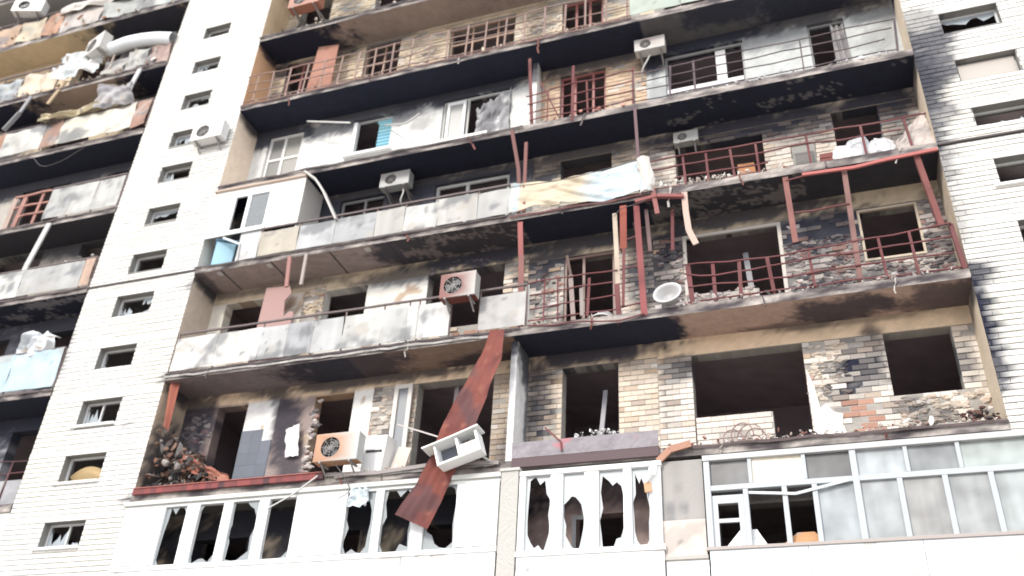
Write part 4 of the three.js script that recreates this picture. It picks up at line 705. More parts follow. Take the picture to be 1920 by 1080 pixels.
{
  const t = thing('glazed_balcony', 'old wooden glazed balcony with two rows of dusty panes', 'glazed balcony', [-2.25, 5.4, 0.1]), z = 0.13, k = [0.42, 0.45, 0.47];
  member(t, -2.28, 3.2, 8.35, 8.46, 0, z + 0.03, [0.45, 0.46, 0.46], 'head_rail'); member(t, -2.27, 3.2, 7.78, 7.88, 0.02, z, k, 'transom'); member(t, -2.3, 3.2, 6.7, 6.76, 0, z + 0.03, [0.36, 0.32, 0.3], 'sill');
  for (const x of [-2.27, 0.27, 3.1]) member(t, x, x + 0.11, 6.76, 8.35, 0.02, z + 0.01, k, 'post');
  for (const x of [-1.48, -0.54, 1.15, 1.98]) member(t, x, x + 0.07, 7.88, 8.35, 0.02, z, k);
  for (const x of [-1.6, -0.93, -0.42, 0.97, 1.68, 2.38]) member(t, x, x + 0.09, 6.76, 7.78, 0.02, z, k);
  const glassK = [0.5, 0.53, 0.55], pane = (x0, x1, y0, y1, kk, m = M.glass, zz = 0.07, nm = 'pane') => { return part(t, nm, sheetGeo(12, 14, (u, v) => V(x0 + (x1 - x0) * u, y0 + (y1 - y0) * v, zz), 0.006, (u, v, q) => { const n = fbm(q.x * 2.2, q.y * 2.2, 91), s = nz(q.x * 9, q.y * 1.5, 92); return mul(kk, clamp(0.98 + 0.3 * n + 0.16 * s, 0.45, 1.2)); }), m); };
  pane(-2.16, -1.48, 7.88, 8.35, [0.3, 0.3, 0.3]); pane(-1.41, -0.54, 7.88, 8.35, [0.74, 0.68, 0.56], M.paint, 0.08, 'infill_panel'); pane(-0.47, 0.27, 7.88, 8.35, [0.28, 0.28, 0.28]);
  pane(0.38, 1.15, 7.88, 8.35, [0.66, 0.7, 0.72]); pane(1.22, 1.98, 7.88, 8.35, [0.45, 0.47, 0.48]); pane(2.05, 3.1, 7.88, 8.35, [0.66, 0.72, 0.7]);
  pane(-0.33, 0.27, 6.76, 7.78, [0.6, 0.64, 0.66]); pane(0.38, 0.97, 6.76, 7.78, [0.64, 0.67, 0.68]); pane(1.06, 1.68, 6.76, 7.78, [0.58, 0.58, 0.57]); pane(1.77, 2.38, 6.76, 7.78, [0.6, 0.62, 0.62]); pane(2.47, 3.1, 6.76, 7.78, [0.66, 0.7, 0.7]);
  const s = new G(); for (const [a, b, c, d] of [[-2.16, -2.06, 6.76, 7.7], [-1.7, -1.6, 6.76, 7.7], [-2.06, -1.7, 7.55, 7.7], [-2.06, -1.7, 7.2, 7.27]]) s.box(a, b, c, d, 0.04, 0.09, [0.46, 0.49, 0.51]); part(t, 'sash', s, M.paint);
  const b = new G(); b.path([V(-1.5, 7.7, 0.14), V(-0.7, 7.62, 0.14), V(0.2, 7.8, 0.14)], 0.03, 0.05, [0.5, 0.54, 0.56]); part(t, 'hanging_batten', b, M.paint);
  for (const [a, c, kk] of [[-2.25, -0.6, [0.66, 0.71, 0.74]], [-0.6, 1.2, [0.7, 0.75, 0.78]], [1.2, 3.2, [0.68, 0.72, 0.75]]]) dirtyPanel(t, a + 0.004, c - 0.004, 5.42, 6.7, z, 0.04, kk, 'apron_panel', 0.2);
}
// curtains and boards inside the old glazed balcony
for (const [lab, x0, x1, y0, y1, k] of [['white board leaning inside the open wooden sash', -1.98, -1.25, 6.76, 7.1, C.pvc], ['brown wooden board leaning behind the open panes', -1.0, -0.3, 6.78, 7.0, [0.5, 0.26, 0.12]], ['pinkish cardboard sheet behind the dusty panes', 1.02, 1.5, 6.76, 7.45, [0.62, 0.5, 0.44]]]) {
  const g = sheetGeo(6, 6, (u, v) => V(x0 + (x1 - x0) * (u * (1 - 0.6 * v) + 0.35 * v), y0 + (y1 - y0) * v, 0.02 - 0.1 * v), 0.015, stain(k, 0.3)); single('leaning_board', lab, 'board', g, M.paint);
}
for (const [x0, x1, k] of [[-0.3, 0.3, [0.66, 0.68, 0.68]], [1.7, 2.35, [0.52, 0.5, 0.5]], [2.45, 3.1, [0.66, 0.7, 0.68]], [1.24, 1.96, [0.5, 0.48, 0.47]]]) {
  const up = x0 === 1.24, y0 = up ? 7.9 : 6.78, y1 = up ? 8.34 : 7.78;
  single('net_curtain', up ? 'grey folded curtain behind an upper pane of the wooden balcony' : x0 < 0 ? 'pale sagging curtain beside the dark open panes' : x0 < 2 ? 'grey hanging curtain in middle of the wooden balcony' : 'greenish white curtain at the pier end of wooden balcony', 'curtain', sheetGeo(26, 8, (u, v) => V(x0 + (x1 - x0) * u, y0 + (y1 - y0) * v - (x0 < 0 ? 0.15 * Math.sin(u * 3) * v : 0), -0.03 + 0.025 * Math.sin(u * 24 + v * 2)), 0.006, (u, v) => mul(k, 0.9 + 0.15 * nz(u * 5, v * 2, 3))), M.cloth);
}

// ---------------------------------------------------------------- white corner enclosure with the blue tank
{
  const t = thing('corner_enclosure', 'white panelled balcony corner with open plastic window beside the pier', 'enclosure', [-15.2, 14.95, 0]), k = C.pvc;
  dirtyPanel(t, -15.2, -14.52, 15.95, 17.46, 0.03, 0.03, [0.76, 0.75, 0.72], 'panel', 0.1); dirtyPanel(t, -14.52, -13.34, 17.2, 17.46, 0.03, 0.03, [0.76, 0.75, 0.72], 'panel', 0.1); dirtyPanel(t, -13.34, -12.36, 15.86, 17.46, 0.03, 0.03, [0.76, 0.74, 0.71], 'panel', 0.1);
  const f = new G(); f.box(-14.52, -13.34, 15.93, 16.0, 0, 0.06, k); f.box(-14.52, -13.34, 17.13, 17.2, 0, 0.06, k); f.box(-14.52, -14.47, 16.0, 17.13, 0, 0.06, k); f.box(-13.4, -13.34, 16.0, 17.13, 0, 0.06, k); f.box(-14.08, -13.98, 16.0, 17.13, 0, 0.06, k);
  const w = part(t, 'window', f, M.paint); const g = new G(); g.box(-13.98, -13.4, 16.0, 17.13, 0.02, 0.026, [0.9, 0.93, 0.94]); part(w, 'pane', g, M.clear);
  const s = new G(); s.path([V(-15.25, 17.47, 0.05), V(-12.35, 17.44, 0.05)], 0.1, 0.05, [0.5, 0.4, 0.33]); part(t, 'top_strip', s, M.rusty);
  const p = new G(); p.box(-12.42, -12.36, 15.75, 17.42, -0.9, 0.0, [0.6, 0.58, 0.55]); part(t, 'side_panel', p, M.paint);
  dirtyPanel(t, -14.05, -13.42, 14.97, 15.9, 0.0, 0.02, [0.52, 0.53, 0.53], 'lower_panel', 0.5);
  const st = new G(); st.path([V(-15.2, 15.88, 0.05), V(-13.35, 15.9, 0.05)], 0.04, 0.05, k); part(t, 'sill', st, M.paint);
  const br = new G(); br.bar(V(-14.6, 15.82, 0.02), V(-14.0, 15.5, 0.02), 0.03, 0.06, [0.56, 0.62, 0.66]); br.bar(V(-14.0, 15.5, 0.02), V(-13.95, 14.96, 0.02), 0.03, 0.05, [0.5, 0.5, 0.5]); part(t, 'brace', br, M.rusty);
}
{
  const t = thing('blue_cabinet', 'light blue metal cabinet set cornerwise in the gap below the corner window', 'cabinet', [-14.72, 14.95, -0.36]);
  t.rotation.y = 0.55; bases.set(t, [0, 0, 0]);
  const g = new G(); g.box(-0.26, 0.26, 0, 0.86, -0.2, 0.2, [0.3, 0.5, 0.62]); part(t, 'body', g, M.paint);
  const d = new G(); d.box(-0.24, 0.24, 0.04, 0.82, 0.202, 0.222, [0.34, 0.56, 0.68]); part(t, 'door', d, M.paint);
  part(t, 'lid', sheetGeo(6, 6, (u, v) => V(-0.3 + 0.6 * u, 0.88 + 0.05 * u, -0.24 + 0.5 * v), 0.02, () => [0.24, 0.42, 0.54]), M.paint);
}
// ---------------------------------------------------------------- window frames still standing in the loggia walls
function frameIn(x0, x1, y0, y1, z, k, xs = [], ys = [], t = 0.06, label) {
  const f = new G(), d = 0.06; f.box(x0, x1, y0, y0 + t, z - d, z, k); f.box(x0, x1, y1 - t, y1, z - d, z, k); f.box(x0, x0 + t, y0 + t, y1 - t, z - d, z, k); f.box(x1 - t, x1, y0 + t, y1 - t, z - d, z, k);
  for (const x of xs) f.box(x - t / 2, x + t / 2, y0 + t, y1 - t, z - d, z, k); for (const y of ys) f.box(x0 + t, x1 - t, y - t / 2, y + t / 2, z - d + 0.003, z - 0.003, k);
  return part(building, 'window_frame', f, M.paint, label);
}
const greyW = [0.5, 0.5, 0.48];
{ const w = frameIn(-14.75, -13.56, 18.4, 20.3, ZB - 0.08, [0.66, 0.65, 0.62], [-14.2], [19.4], 0.09); const g = new G(); g.box(-14.66, -14.25, 18.45, 20.2, ZB - 0.115, ZB - 0.11, [0.34, 0.34, 0.33]); g.box(-14.15, -13.65, 18.45, 20.2, ZB - 0.115, ZB - 0.11, [0.5, 0.49, 0.46]); part(w, 'pane', g, M.glass); }
{ const w = frameIn(-9.05, -7.0, 18.4, 20.25, ZB - 0.08, [0.6, 0.6, 0.58], [-8.3]); const s = new G(); s.box(-8.9, -8.82, 18.55, 20.1, ZB - 0.05, ZB + 0.02, C.pvc); s.box(-8.42, -8.34, 18.55, 20.1, ZB - 0.05, ZB + 0.02, C.pvc); s.box(-8.82, -8.42, 20.02, 20.1, ZB - 0.05, ZB + 0.02, C.pvc); s.box(-8.82, -8.42, 18.55, 18.63, ZB - 0.05, ZB + 0.02, C.pvc); part(w, 'sash', s, M.paint); const g = new G(); g.box(-8.82, -8.42, 18.63, 20.02, ZB - 0.02, ZB - 0.015, [0.55, 0.56, 0.56]); part(w, 'pane', g, M.glass); const l = new G(); l.box(-9.1, -7.6, 18.62, 18.7, ZB - 0.1, ZB + 0.12, C.pvc); part(w, 'sill', l, M.paint); }
{ const w = frameIn(-11.89, -10.62, 18.8, 20.24, ZB - 0.12, [0.55, 0.55, 0.54], [], [], 0.05); const s = new G(); s.box(-12.0, -10.5, 18.78, 18.86, ZB - 0.1, ZB + 0.14, C.pvc); part(w, 'sill', s, M.paint); const d = new G(); d.box(-11.84, -11.72, 18.86, 20.1, ZB - 0.1, ZB + 0.05, C.pvc); part(w, 'sash', d, M.paint); }
{ const w = frameIn(-2.75, -0.74, 18.4, 20.2, ZB - 0.1, [0.4, 0.4, 0.4], [], [], 0.05); const s = new G(); s.box(-1.45, -1.2, 18.4, 20.0, ZB - 0.12, ZB - 0.02, [0.66, 0.66, 0.65]); part(w, 'mullion', s, M.paint); const l = new G(); l.box(-2.7, -0.8, 18.72, 18.84, ZB - 0.12, ZB + 0.1, [0.76, 0.74, 0.76]); part(w, 'sill', l, M.paint); }
frameIn(0.85, 1.72, 18.4, 20.22, ZB - 0.1, [0.3, 0.3, 0.3], [1.42], [], 0.05);
frameIn(-9.0, -6.9, 15.3, 17.2, ZB - 0.1, greyW, [-8.1], [16.85], 0.09); frameIn(-11.82, -10.5, 15.9, 17.25, ZB - 0.1, [0.3, 0.3, 0.3], [-11.1], [], 0.06);
frameIn(-2.57, -0.4, 11.88, 14.3, ZB + 0.0, [0.5, 0.46, 0.42], [], [], 0.08); 
{ const g = new G(); g.bar(V(-1.25, 14.0, -1.6), V(-1.12, 11.9, -1.4), 0.12, 0.06, [0.26, 0.26, 0.28]); single('standing_pole', 'grey pole standing inside the wide burnt opening', 'pole', g, M.paint); }
{ const g = new G(); g.bar(V(-4.55, 10.95, -1.7), V(-4.62, 9.3, -1.4), 0.1, 0.06, [0.34, 0.34, 0.37]); single('standing_pole', 'thin grey pole standing inside the tall dark opening', 'pole', g, M.paint); }
{ const g = new G(); g.bar(V(-8.0, 11.3, -1.4), V(-8.05, 9.0, -1.3), 0.1, 0.06, [0.32, 0.28, 0.28]); single('standing_pole', 'brown pole behind the hanging rust sheet', 'pole', g, M.paint); }
frameIn(-5.37, -4.15, 12.2, 14.22, ZB - 0.05, [0.22, 0.14, 0.12], [-4.9], [], 0.06); frameIn(-9.1, -7.03, 21.7, 23.26, ZB - 0.1, [0.36, 0.24, 0.18], [-8.4, -7.6], [22.6], 0.05); frameIn(-5.6, -4.34, 18.4, 20.25, ZB - 0.1, [0.3, 0.11, 0.1], [-5.2, -4.7], [], 0.06); frameIn(-11.95, -10.76, 21.7, 23.34, ZB - 0.1, [0.34, 0.22, 0.17], [-11.3], [22.6], 0.05); frameIn(-14.75, -13.6, 21.7, 23.4, ZB - 0.1, [0.28, 0.1, 0.09], [-14.2], [22.7], 0.06);
frameIn(-5.6, -4.4, 21.7, 23.2, ZB - 0.1, [0.26, 0.1, 0.09], [-5.2, -4.8], [], 0.07);
{ const w = frameIn(-9.35, -8.9, 9.0, 11.25, ZB + 0.12, [0.6, 0.57, 0.53], [], [], 0.1); const g = new G(); g.box(-9.25, -9.0, 9.3, 11.15, ZB + 0.07, ZB + 0.075, [0.35, 0.38, 0.42]); part(w, 'pane', g, M.glass); }
frameIn(1.2, 2.4, 12.95, 14.27, ZB + 0.01, [0.52, 0.44, 0.34], [], [], 0.05);

// ---------------------------------------------------------------- loose sheets, boards, tarps
const crumple = (a, b, c, d, amp, f, sd) => { const P = patch(a, b, c, d); return (u, v) => { const q = P(u, v); const n1 = nz(u * f + sd, v * f, sd), n2 = nz(u * f * 2.3 + sd, v * f * 2.3, sd + 4), r = 1 - Math.abs(nz(u * f * 1.4, v * f * 1.4, sd + 9)) * 2; return q.add(V(amp * 0.4 * n2, amp * 0.5 * nz(u * f, v * f, sd + 20), amp * (n1 + 0.5 * n2 + 0.4 * r))); }; };
const blotch = (k1, k2, k3, sd) => (u, v, q) => { const n = fbm(q.x * 1.4 + sd, q.y * 1.4, sd), m = nz(q.x * 5, q.y * 5, sd); return mix(mix(k1, k2, sst(-0.1, 0.35, n)), k3, sst(0.25, 0.5, m)); };
single('crumpled_tarp', 'crumpled pale blue and cream tarp sagging over the balcony edge', 'tarp', sheetGeo(60, 22, (u, v) => { const x = -6.42 + 3.22 * u, top = 15.82 - 0.12 * Math.sin(u * 3.6), bot = 14.94 + 0.09 * Math.sin(u * 6.5); return V(x, bot + (top - bot) * v, 0.12 + 0.06 * nz(u * 6, v * 2, 2) + 0.02 * nz(u * 15, v * 4, 5) - 0.06 * Math.abs(nz(u * 5 + v * 2.5, v * 1.5, 7)) * 2); }, 0.008, (u, v, q) => mix(mix([0.5, 0.43, 0.32], [0.42, 0.5, 0.54], sst(0.5, 0.66, u + 0.07 * fbm(q.x * 1.5, q.y * 2, 5) + 0.55 * sst(0.14, 0.05, u))), [0.4, 0.25, 0.2], 0.45 * sst(0.3, 0.6, nz(q.x * 2, q.y * 9, 2)))), M.metal);
single('rolled_tarp_end', 'white bulging end of tarp draped over a red post', 'tarp', sheetGeo(16, 16, (u, v) => V(-3.28 + 0.3 * u + 0.05 * Math.sin(v * 5), 14.8 + 1.0 * v, 0.18 + 0.1 * Math.sin(u * 3.1) + 0.03 * nz(u * 5, v * 5, 3)), 0.01, blotch([0.56, 0.54, 0.5], [0.5, 0.52, 0.52], [0.38, 0.3, 0.26], 4)), M.cloth);
single('steel_shard', 'bent red steel shard at the corner of the pale tarp', 'steel shard', new G().path([V(-3.06, 15.25, 0.16), V(-2.98, 14.8, 0.16), V(-2.91, 14.2, 0.12)], 0.1, 0.04, [0.28, 0.12, 0.11]), M.rusty);
single('steel_tube', 'red steel tube jutting out below the tarp corner', 'tube', new G().path([V(-3.4, 14.68, 0.06), V(-2.9, 14.66, 0.16), V(-2.32, 14.58, 0.1)], 0.09, 0.08, [0.27, 0.1, 0.095]), M.rusty);
single('hanging_plank', 'cream and pink plank hanging over the wide burnt opening', 'plank', new G().path([V(-2.31, 14.72, 0.05), V(-2.3, 14.2, 0.06), V(-2.26, 13.66, 0.08), V(-2.12, 13.25, 0.1)], 0.13, 0.03, [0.5, 0.38, 0.32]), M.rusty);
single('leaning_board', 'flat rust-coloured board leaning upright behind the long brown railing', 'board', sheetGeo(10, 18, patch(V(-13.35, 20.78, -0.35), V(-12.5, 20.78, -0.35), V(-12.66, 23.2, -0.55), V(-13.38, 23.3, -0.55)), 0.03, blotch([0.36, 0.18, 0.13], [0.38, 0.2, 0.15], [0.28, 0.12, 0.08], 8)), M.rusty);
single('leaning_board', 'pale pink board with a burnt hole leaning behind the sheet parapet', 'board', (() => { const s = new THREE.Shape(); s.moveTo(-13.36, 11.84); s.lineTo(-12.28, 11.84); s.lineTo(-12.32, 13.5); s.lineTo(-12.45, 13.55); s.lineTo(-12.6, 13.42); s.lineTo(-12.66, 13.9); s.lineTo(-12.5, 14.1); s.lineTo(-12.6, 14.33); s.lineTo(-13.3, 14.38); s.closePath(); const e = new THREE.ExtrudeGeometry(s, { depth: 0.03, bevelEnabled: false }); e.translate(0, 0, -0.6); return new G().add(e, null, [0.4, 0.26, 0.24]); })(), M.rusty);
single('rust_strip', 'upright strip of rust-red sheet against the sooty corner by the pier', 'metal sheet', sheetGeo(8, 18, (u, v) => V(-15.15 + 0.28 * u + 0.25 * (1 - v) * (1 - u * 0.5), 10.4 + 1.2 * v - 0.15 * u * (1 - v), -0.12 + 0.04 * Math.sin(u * 6) + 0.1 * (1 - v)), 0.008, blotch([0.3, 0.1, 0.065], [0.26, 0.085, 0.06], [0.2, 0.07, 0.05], 3)), M.rusty);
single('crumpled_sheet', 'crumpled rust-orange metal sheet sliding off the burnt heap', 'metal sheet', sheetGeo(30, 14, crumple(V(-14.3, 9.35, -0.2), V(-12.75, 8.78, -0.05), V(-12.95, 9.12, -0.35), V(-14.55, 9.85, -0.45), 0.14, 3.5, 6), 0.008, blotch([0.32, 0.13, 0.09], [0.28, 0.1, 0.07], [0.38, 0.19, 0.14], 5)), M.rusty);
{ // the long twisted sheet hanging past two storeys
  const pts = [V(-6.5, 11.75, 0.12), V(-6.58, 11.05, 0.2), V(-6.86, 10.25, 0.26), V(-7.14, 9.5, 0.28), V(-7.42, 8.8, 0.2), V(-7.66, 8.15, 0.26), V(-7.95, 7.5, 0.34)], cv = new THREE.CatmullRomCurve3(pts, false, 'catmullrom', 0.15);
  const wd = [0.34, 0.56, 0.68, 0.76, 0.6, 0.62, 0.74];
  single('hanging_metal_sheet', 'long twisted rust-red sheet hanging down across the balcony edge', 'metal sheet', sheetGeo(24, 70, (u, v) => {
    const s = 1 - v, q = cv.getPoint(s), i = Math.min(5, Math.floor(s * 6)), w = wd[i] + (wd[i + 1] - wd[i]) * (s * 6 - i), tg = cv.getTangent(s), sd = V(-tg.y, tg.x, 0).normalize().multiplyScalar(-1);
    const tw = 0.22 * Math.sin(s * 5 + 0.5);
    return q.add(sd.multiplyScalar((0.5 - u) * w)).add(V(0, 0, (u - 0.5) * tw * w + 0.03 * Math.abs(((u * 4 + 0.3) % 1) - 0.5) + 0.035 * Math.abs(((s * 5.3 + u * 0.6) % 1) - 0.5) + 0.03 * nz(u * 3, s * 9, 3) - 0.1 * (0.25 - (u - 0.5) ** 2) * Math.sin(s * 4)));
  }, 0.008, (u, v, q) => mix(blotch([0.19, 0.055, 0.042], [0.14, 0.042, 0.036], [0.23, 0.08, 0.058], 7)(u, v, q), [0.09, 0.045, 0.048], 0.8 * sst(0.1, 0.45, fbm(q.x * 1.2, q.y * 1.2, 77)))), M.rusty);
}
{ const t = thing('metal_flower_box', 'long purple-grey metal box parapet with red paint patches below brick wall', 'metal box', [-4.6, 8.6, 0.05]);
  part(t, 'front_sheet', sheetGeo(50, 10, (u, v) => V(-6.02 + 2.94 * u, 8.75 + 0.32 * v, 0.1 + 0.02 * v + 0.01 * nz(u * 8, v * 2, 3)), 0.01, (u, v, q) => mix(mul([0.27, 0.25, 0.27], grain(q.x, q.y, 0.25)), [0.46, 0.2, 0.22], 0.85 * sst(0.2, 0.3, fbm(q.x * 1.3, q.y * 2, 13) - 0.05))), M.rusty);
  const g = new G(); g.box(-6.02, -3.08, 8.56, 8.75, -0.02, 0.1, [0.12, 0.085, 0.09]); part(t, 'bottom_channel', g, M.rusty); const h = new G(); h.path([V(-5.35, 9.35, 0.1), V(-5.0, 9.0, 0.13), V(-4.98, 8.8, 0.14)], 0.03, 0.03, C.red); part(t, 'bent_bar', h, M.rusty); }
{ const t = thing('steel_channel', 'red painted steel channel along the slab edge below the burnt heap', 'channel', [-12.6, 8.56, 0]);
  const g = new G(), n = 30; for (let i = 0; i < n; i++) { const x = (j) => -15.15 + 4.9 * j / n; g.bar(V(x(i), 8.73 + 0.012 * nz(i * 0.4, 2, 3), 0.08), V(x(i + 1), 8.73 + 0.012 * nz((i + 1) * 0.4, 2, 3), 0.08), 0.07, 0.13, mix([0.26, 0.07, 0.065], C.char, clamp(0.3 + nz(i * 0.6, 5, 5)))); } part(t, 'web', g, M.rusty);
  const f = new G(); f.box(-15.15, -10.25, 8.8, 8.815, 0.0, 0.14, [0.4, 0.15, 0.13]); part(t, 'flange', f, M.rusty); }
single('steel_edge_strip', 'grey bent strip along the slab edge under the scorched air conditioner', 'strip', new G().path([V(-10.2, 8.76, 0.07), V(-9.0, 8.7, 0.09), V(-7.6, 8.78, 0.1), V(-6.3, 8.7, 0.08)], 0.03, 0.08, [0.3, 0.27, 0.26]), M.rusty);
single('thin_rod', 'thin pale rod slanting across the window beside gutted casing', 'rod', new G().bar(V(-8.85, 9.95, -0.3), V(-7.62, 9.35, 0.12), 0.03, 0.03, [0.5, 0.46, 0.44]), M.metal);
single('thin_rod', 'thin grey rod dangling across the glazed balcony below the red channel', 'rod', new G().path([V(-10.35, 8.72, 0.15), V(-10.9, 8.3, 0.2), V(-11.45, 8.05, 0.18)], 0.025, 0.025, [0.5, 0.5, 0.5]), M.metal);
single('thin_rod', 'grey rod sticking out from blackened wall left of blue curtain', 'rod', new G().bar(V(-13.15, 20.1, -0.5), V(-11.5, 19.4, -0.25), 0.035, 0.035, [0.52, 0.52, 0.5]), M.metal);
single('thin_rod', 'bent grey rod sticking out of the white wall right of blue curtain', 'rod', new G().path([V(-10.8, 19.75, -0.95), V(-9.74, 18.98, -0.3), V(-9.32, 19.14, -0.2)], 0.035, 0.035, [0.46, 0.45, 0.44]), M.metal);
single('wooden_shard', 'pink wooden shard lying on the slab edge beside the purple metal box', 'wood shard', new G().path([V(-3.1, 8.44, 0.1), V(-2.86, 8.64, 0.14), V(-2.48, 8.74, 0.1)], 0.05, 0.13, [0.4, 0.22, 0.16]), M.rusty);
single('blue_curtain', 'bright blue slatted blind hanging in a window above the black slab', 'blind', (() => { const g = new G(); for (let i = 0; i < 9; i++) g.box(-11.15, -10.68, 20.12 - 0.125 * i - 0.1, 20.12 - 0.125 * i, ZB - 0.22, ZB - 0.2, i < 3 ? [0.36, 0.7, 0.78] : [0.25, 0.52, 0.66]); g.box(-11.2, -10.66, 20.12, 20.2, ZB - 0.24, ZB - 0.18, [0.3, 0.6, 0.7]); return g; })(), M.cloth);
single('hanging_rag', 'torn grey rags hanging in the burnt window beside the white sash', 'rag', sheetGeo(26, 26, (u, v) => V(-7.95 + 0.95 * u + 0.06 * nz(v * 4, u * 3, 2), 18.55 + (1.5 - 0.5 * Math.abs(nz(u * 5, 1, 3))) * v * (0.75 + 0.35 * u), ZB + 0.08 + 0.12 * nz(u * 4, v * 4, 6) + 0.06 * nz(u * 11, v * 9, 2)), 0.012, blotch([0.34, 0.34, 0.35], [0.2, 0.2, 0.21], [0.55, 0.55, 0.55], 9)), M.cloth);
single('hanging_rag', 'grey torn curtain hanging at the narrow window of grey wall', 'rag', sheetGeo(16, 20, (u, v) => V(1.45 + 0.28 * u - 0.05 * v, 18.5 + 1.45 * v, ZB + 0.02 + 0.04 * Math.sin(u * 14 + v)), 0.01, blotch([0.3, 0.28, 0.28], [0.2, 0.19, 0.2], [0.4, 0.4, 0.4], 2)), M.cloth);
single('cardboard_patch', 'white torn wall covering curling off beside the dark doorway', 'wall covering', sheetGeo(10, 14, crumple(V(-12.0, 9.72, -0.95), V(-11.62, 9.72, -0.9), V(-11.72, 10.5, -0.85), V(-12.1, 10.42, -0.92), 0.06, 4, 3), 0.01, () => [0.74, 0.73, 0.72]), M.cloth);
single('small_box', 'white plastic box standing on the slab beside the scorched air conditioner', 'box', (() => { const g = new G(); g.m = M4(-9.28, 8.73, -0.35, 0, -0.1, -0.08); g.box(-0.26, 0.26, 0, 0.94, -0.2, 0.2, [0.78, 0.77, 0.75]); g.box(-0.2, 0.2, 0.55, 0.6, 0.2, 0.215, C.char); return g; })(), M.paint);
single('stone_slab', 'pale leaning slab beside the white plastic box', 'slab', sheetGeo(4, 6, patch(V(-9.0, 8.75, -0.35), V(-8.62, 8.75, -0.35), V(-8.55, 9.45, -0.5), V(-8.85, 9.5, -0.5)), 0.05, blotch([0.64, 0.58, 0.5], [0.56, 0.5, 0.44], [0.4, 0.36, 0.32], 2)), M.masonry);
single('old_stove', 'grey box-like old stove behind the red railing near rubbish bags', 'stove', (() => { const g = new G(); g.box(0.06, 0.56, 14.95, 15.82, -0.75, -0.35, [0.27, 0.26, 0.24]); g.box(0.12, 0.5, 15.1, 15.6, -0.35, -0.34, [0.18, 0.17, 0.16]); g.box(0.04, 0.58, 15.82, 15.86, -0.77, -0.33, [0.4, 0.39, 0.37]); return g; })(), M.rusty);
single('wooden_box', 'small brown wooden box on the slab behind the red railing', 'box', (() => { const g = new G(); g.m = M4(-0.93, 14.95, -0.35, 0, 0.15, 0.08); g.box(-0.18, 0.18, 0, 0.5, -0.15, 0.15, [0.42, 0.2, 0.1]); return g; })(), M.rusty);
single('red_crate', 'dark red crate between old stove and rubbish bags', 'crate', (() => { const g = new G(); for (let i = 0; i < 3; i++) g.box(0.62, 0.98, 14.95 + i * 0.14, 15.07 + i * 0.14, -0.5, -0.2, [0.2, 0.07, 0.06]); return g; })(), M.rusty);
// basins
function basin(label, x, y, z, r, rx, rz) {
  const pr = [[0, 0.02], [r * 0.62, 0.02], [r * 0.7, 0.06], [r * 0.78, 0.2], [r, 0.22], [r * 1.0, 0.24], [r * 0.74, 0.22], [r * 0.62, 0.075], [0, 0.05]].map((p) => new THREE.Vector2(...p));
  const t = thing('wash_basin', label, 'basin', [x, y, z]); t.rotation.set(rx, 0, rz); bases.set(t, [0, 0, 0]);
  part(t, 'bowl', new G().add(new THREE.LatheGeometry(pr, 30), null, [0.4, 0.4, 0.4]), M.paint); part(t, 'rim', new G().add(new THREE.TorusGeometry(r, 0.018, 7, 32), M4(0, 0.23, 0, Math.PI / 2), [0.62, 0.61, 0.61]), M.paint);
}
basin('round grey-white enamel basin tipped on its side against the railing', -2.76, 12.07, -0.12, 0.29, 1.25, 0.1);
basin('upturned pale basin lying on the slab behind the red steel frame', -4.2, 12.02, -0.3, 0.3, 2.9, 0.1);
// rubbish bags
function bag(label, x, y, z, sx, sy, sz, k, sd) {
  const ge = new THREE.IcosahedronGeometry(1, 4), P = ge.attributes.position;
  for (let i = 0; i < P.count; i++) { const q = V(P.getX(i), P.getY(i), P.getZ(i)); const f = 1 + 0.22 * nz(q.x * 1.7 + sd, q.y * 1.7, q.z * 1.7) + 0.1 * (1 - Math.abs(nz(q.x * 3 + sd, q.y * 3, q.z * 3)) * 3); q.multiplyScalar(f); P.setXYZ(i, q.x * sx, Math.max(q.y, -0.75) * sy + sy * 0.75, q.z * sz); }
  ge.computeVertexNormals(); single('rubbish_bag', label, 'bag', new G().add(ge, M4(x, y, z), k), M.paint, 'rubbish bags behind the railing');
}
bag('white knotted rubbish bag beside dark red crate', 1.08, 14.95, -0.25, 0.22, 0.3, 0.18, [0.72, 0.7, 0.7], 1); bag('grey bulging rubbish bag under the burnt window', 1.42, 14.95, -0.35, 0.26, 0.44, 0.22, [0.5, 0.51, 0.53], 5); bag('pale rubbish bag slumped against the grey rubble sheet', 1.85, 14.95, -0.3, 0.3, 0.34, 0.22, [0.6, 0.6, 0.61], 9);
single('rubble_sheet', 'large crumpled grey plaster slab slumped in corner against the pier', 'plaster slab', sheetGeo(24, 22, (u, v) => V(2.15 + 0.72 * u + 0.1 * (1 - v) * (u - 0.5), 14.97 + (0.35 + 0.85 * Math.pow(u, 0.8)) * v, -0.12 - 0.25 * v + 0.08 * nz(u * 4, v * 4, 5) + 0.04 * nz(u * 12, v * 12, 2)), 0.03, blotch([0.44, 0.39, 0.36], [0.52, 0.46, 0.42], [0.28, 0.26, 0.25], 6)), M.masonry);
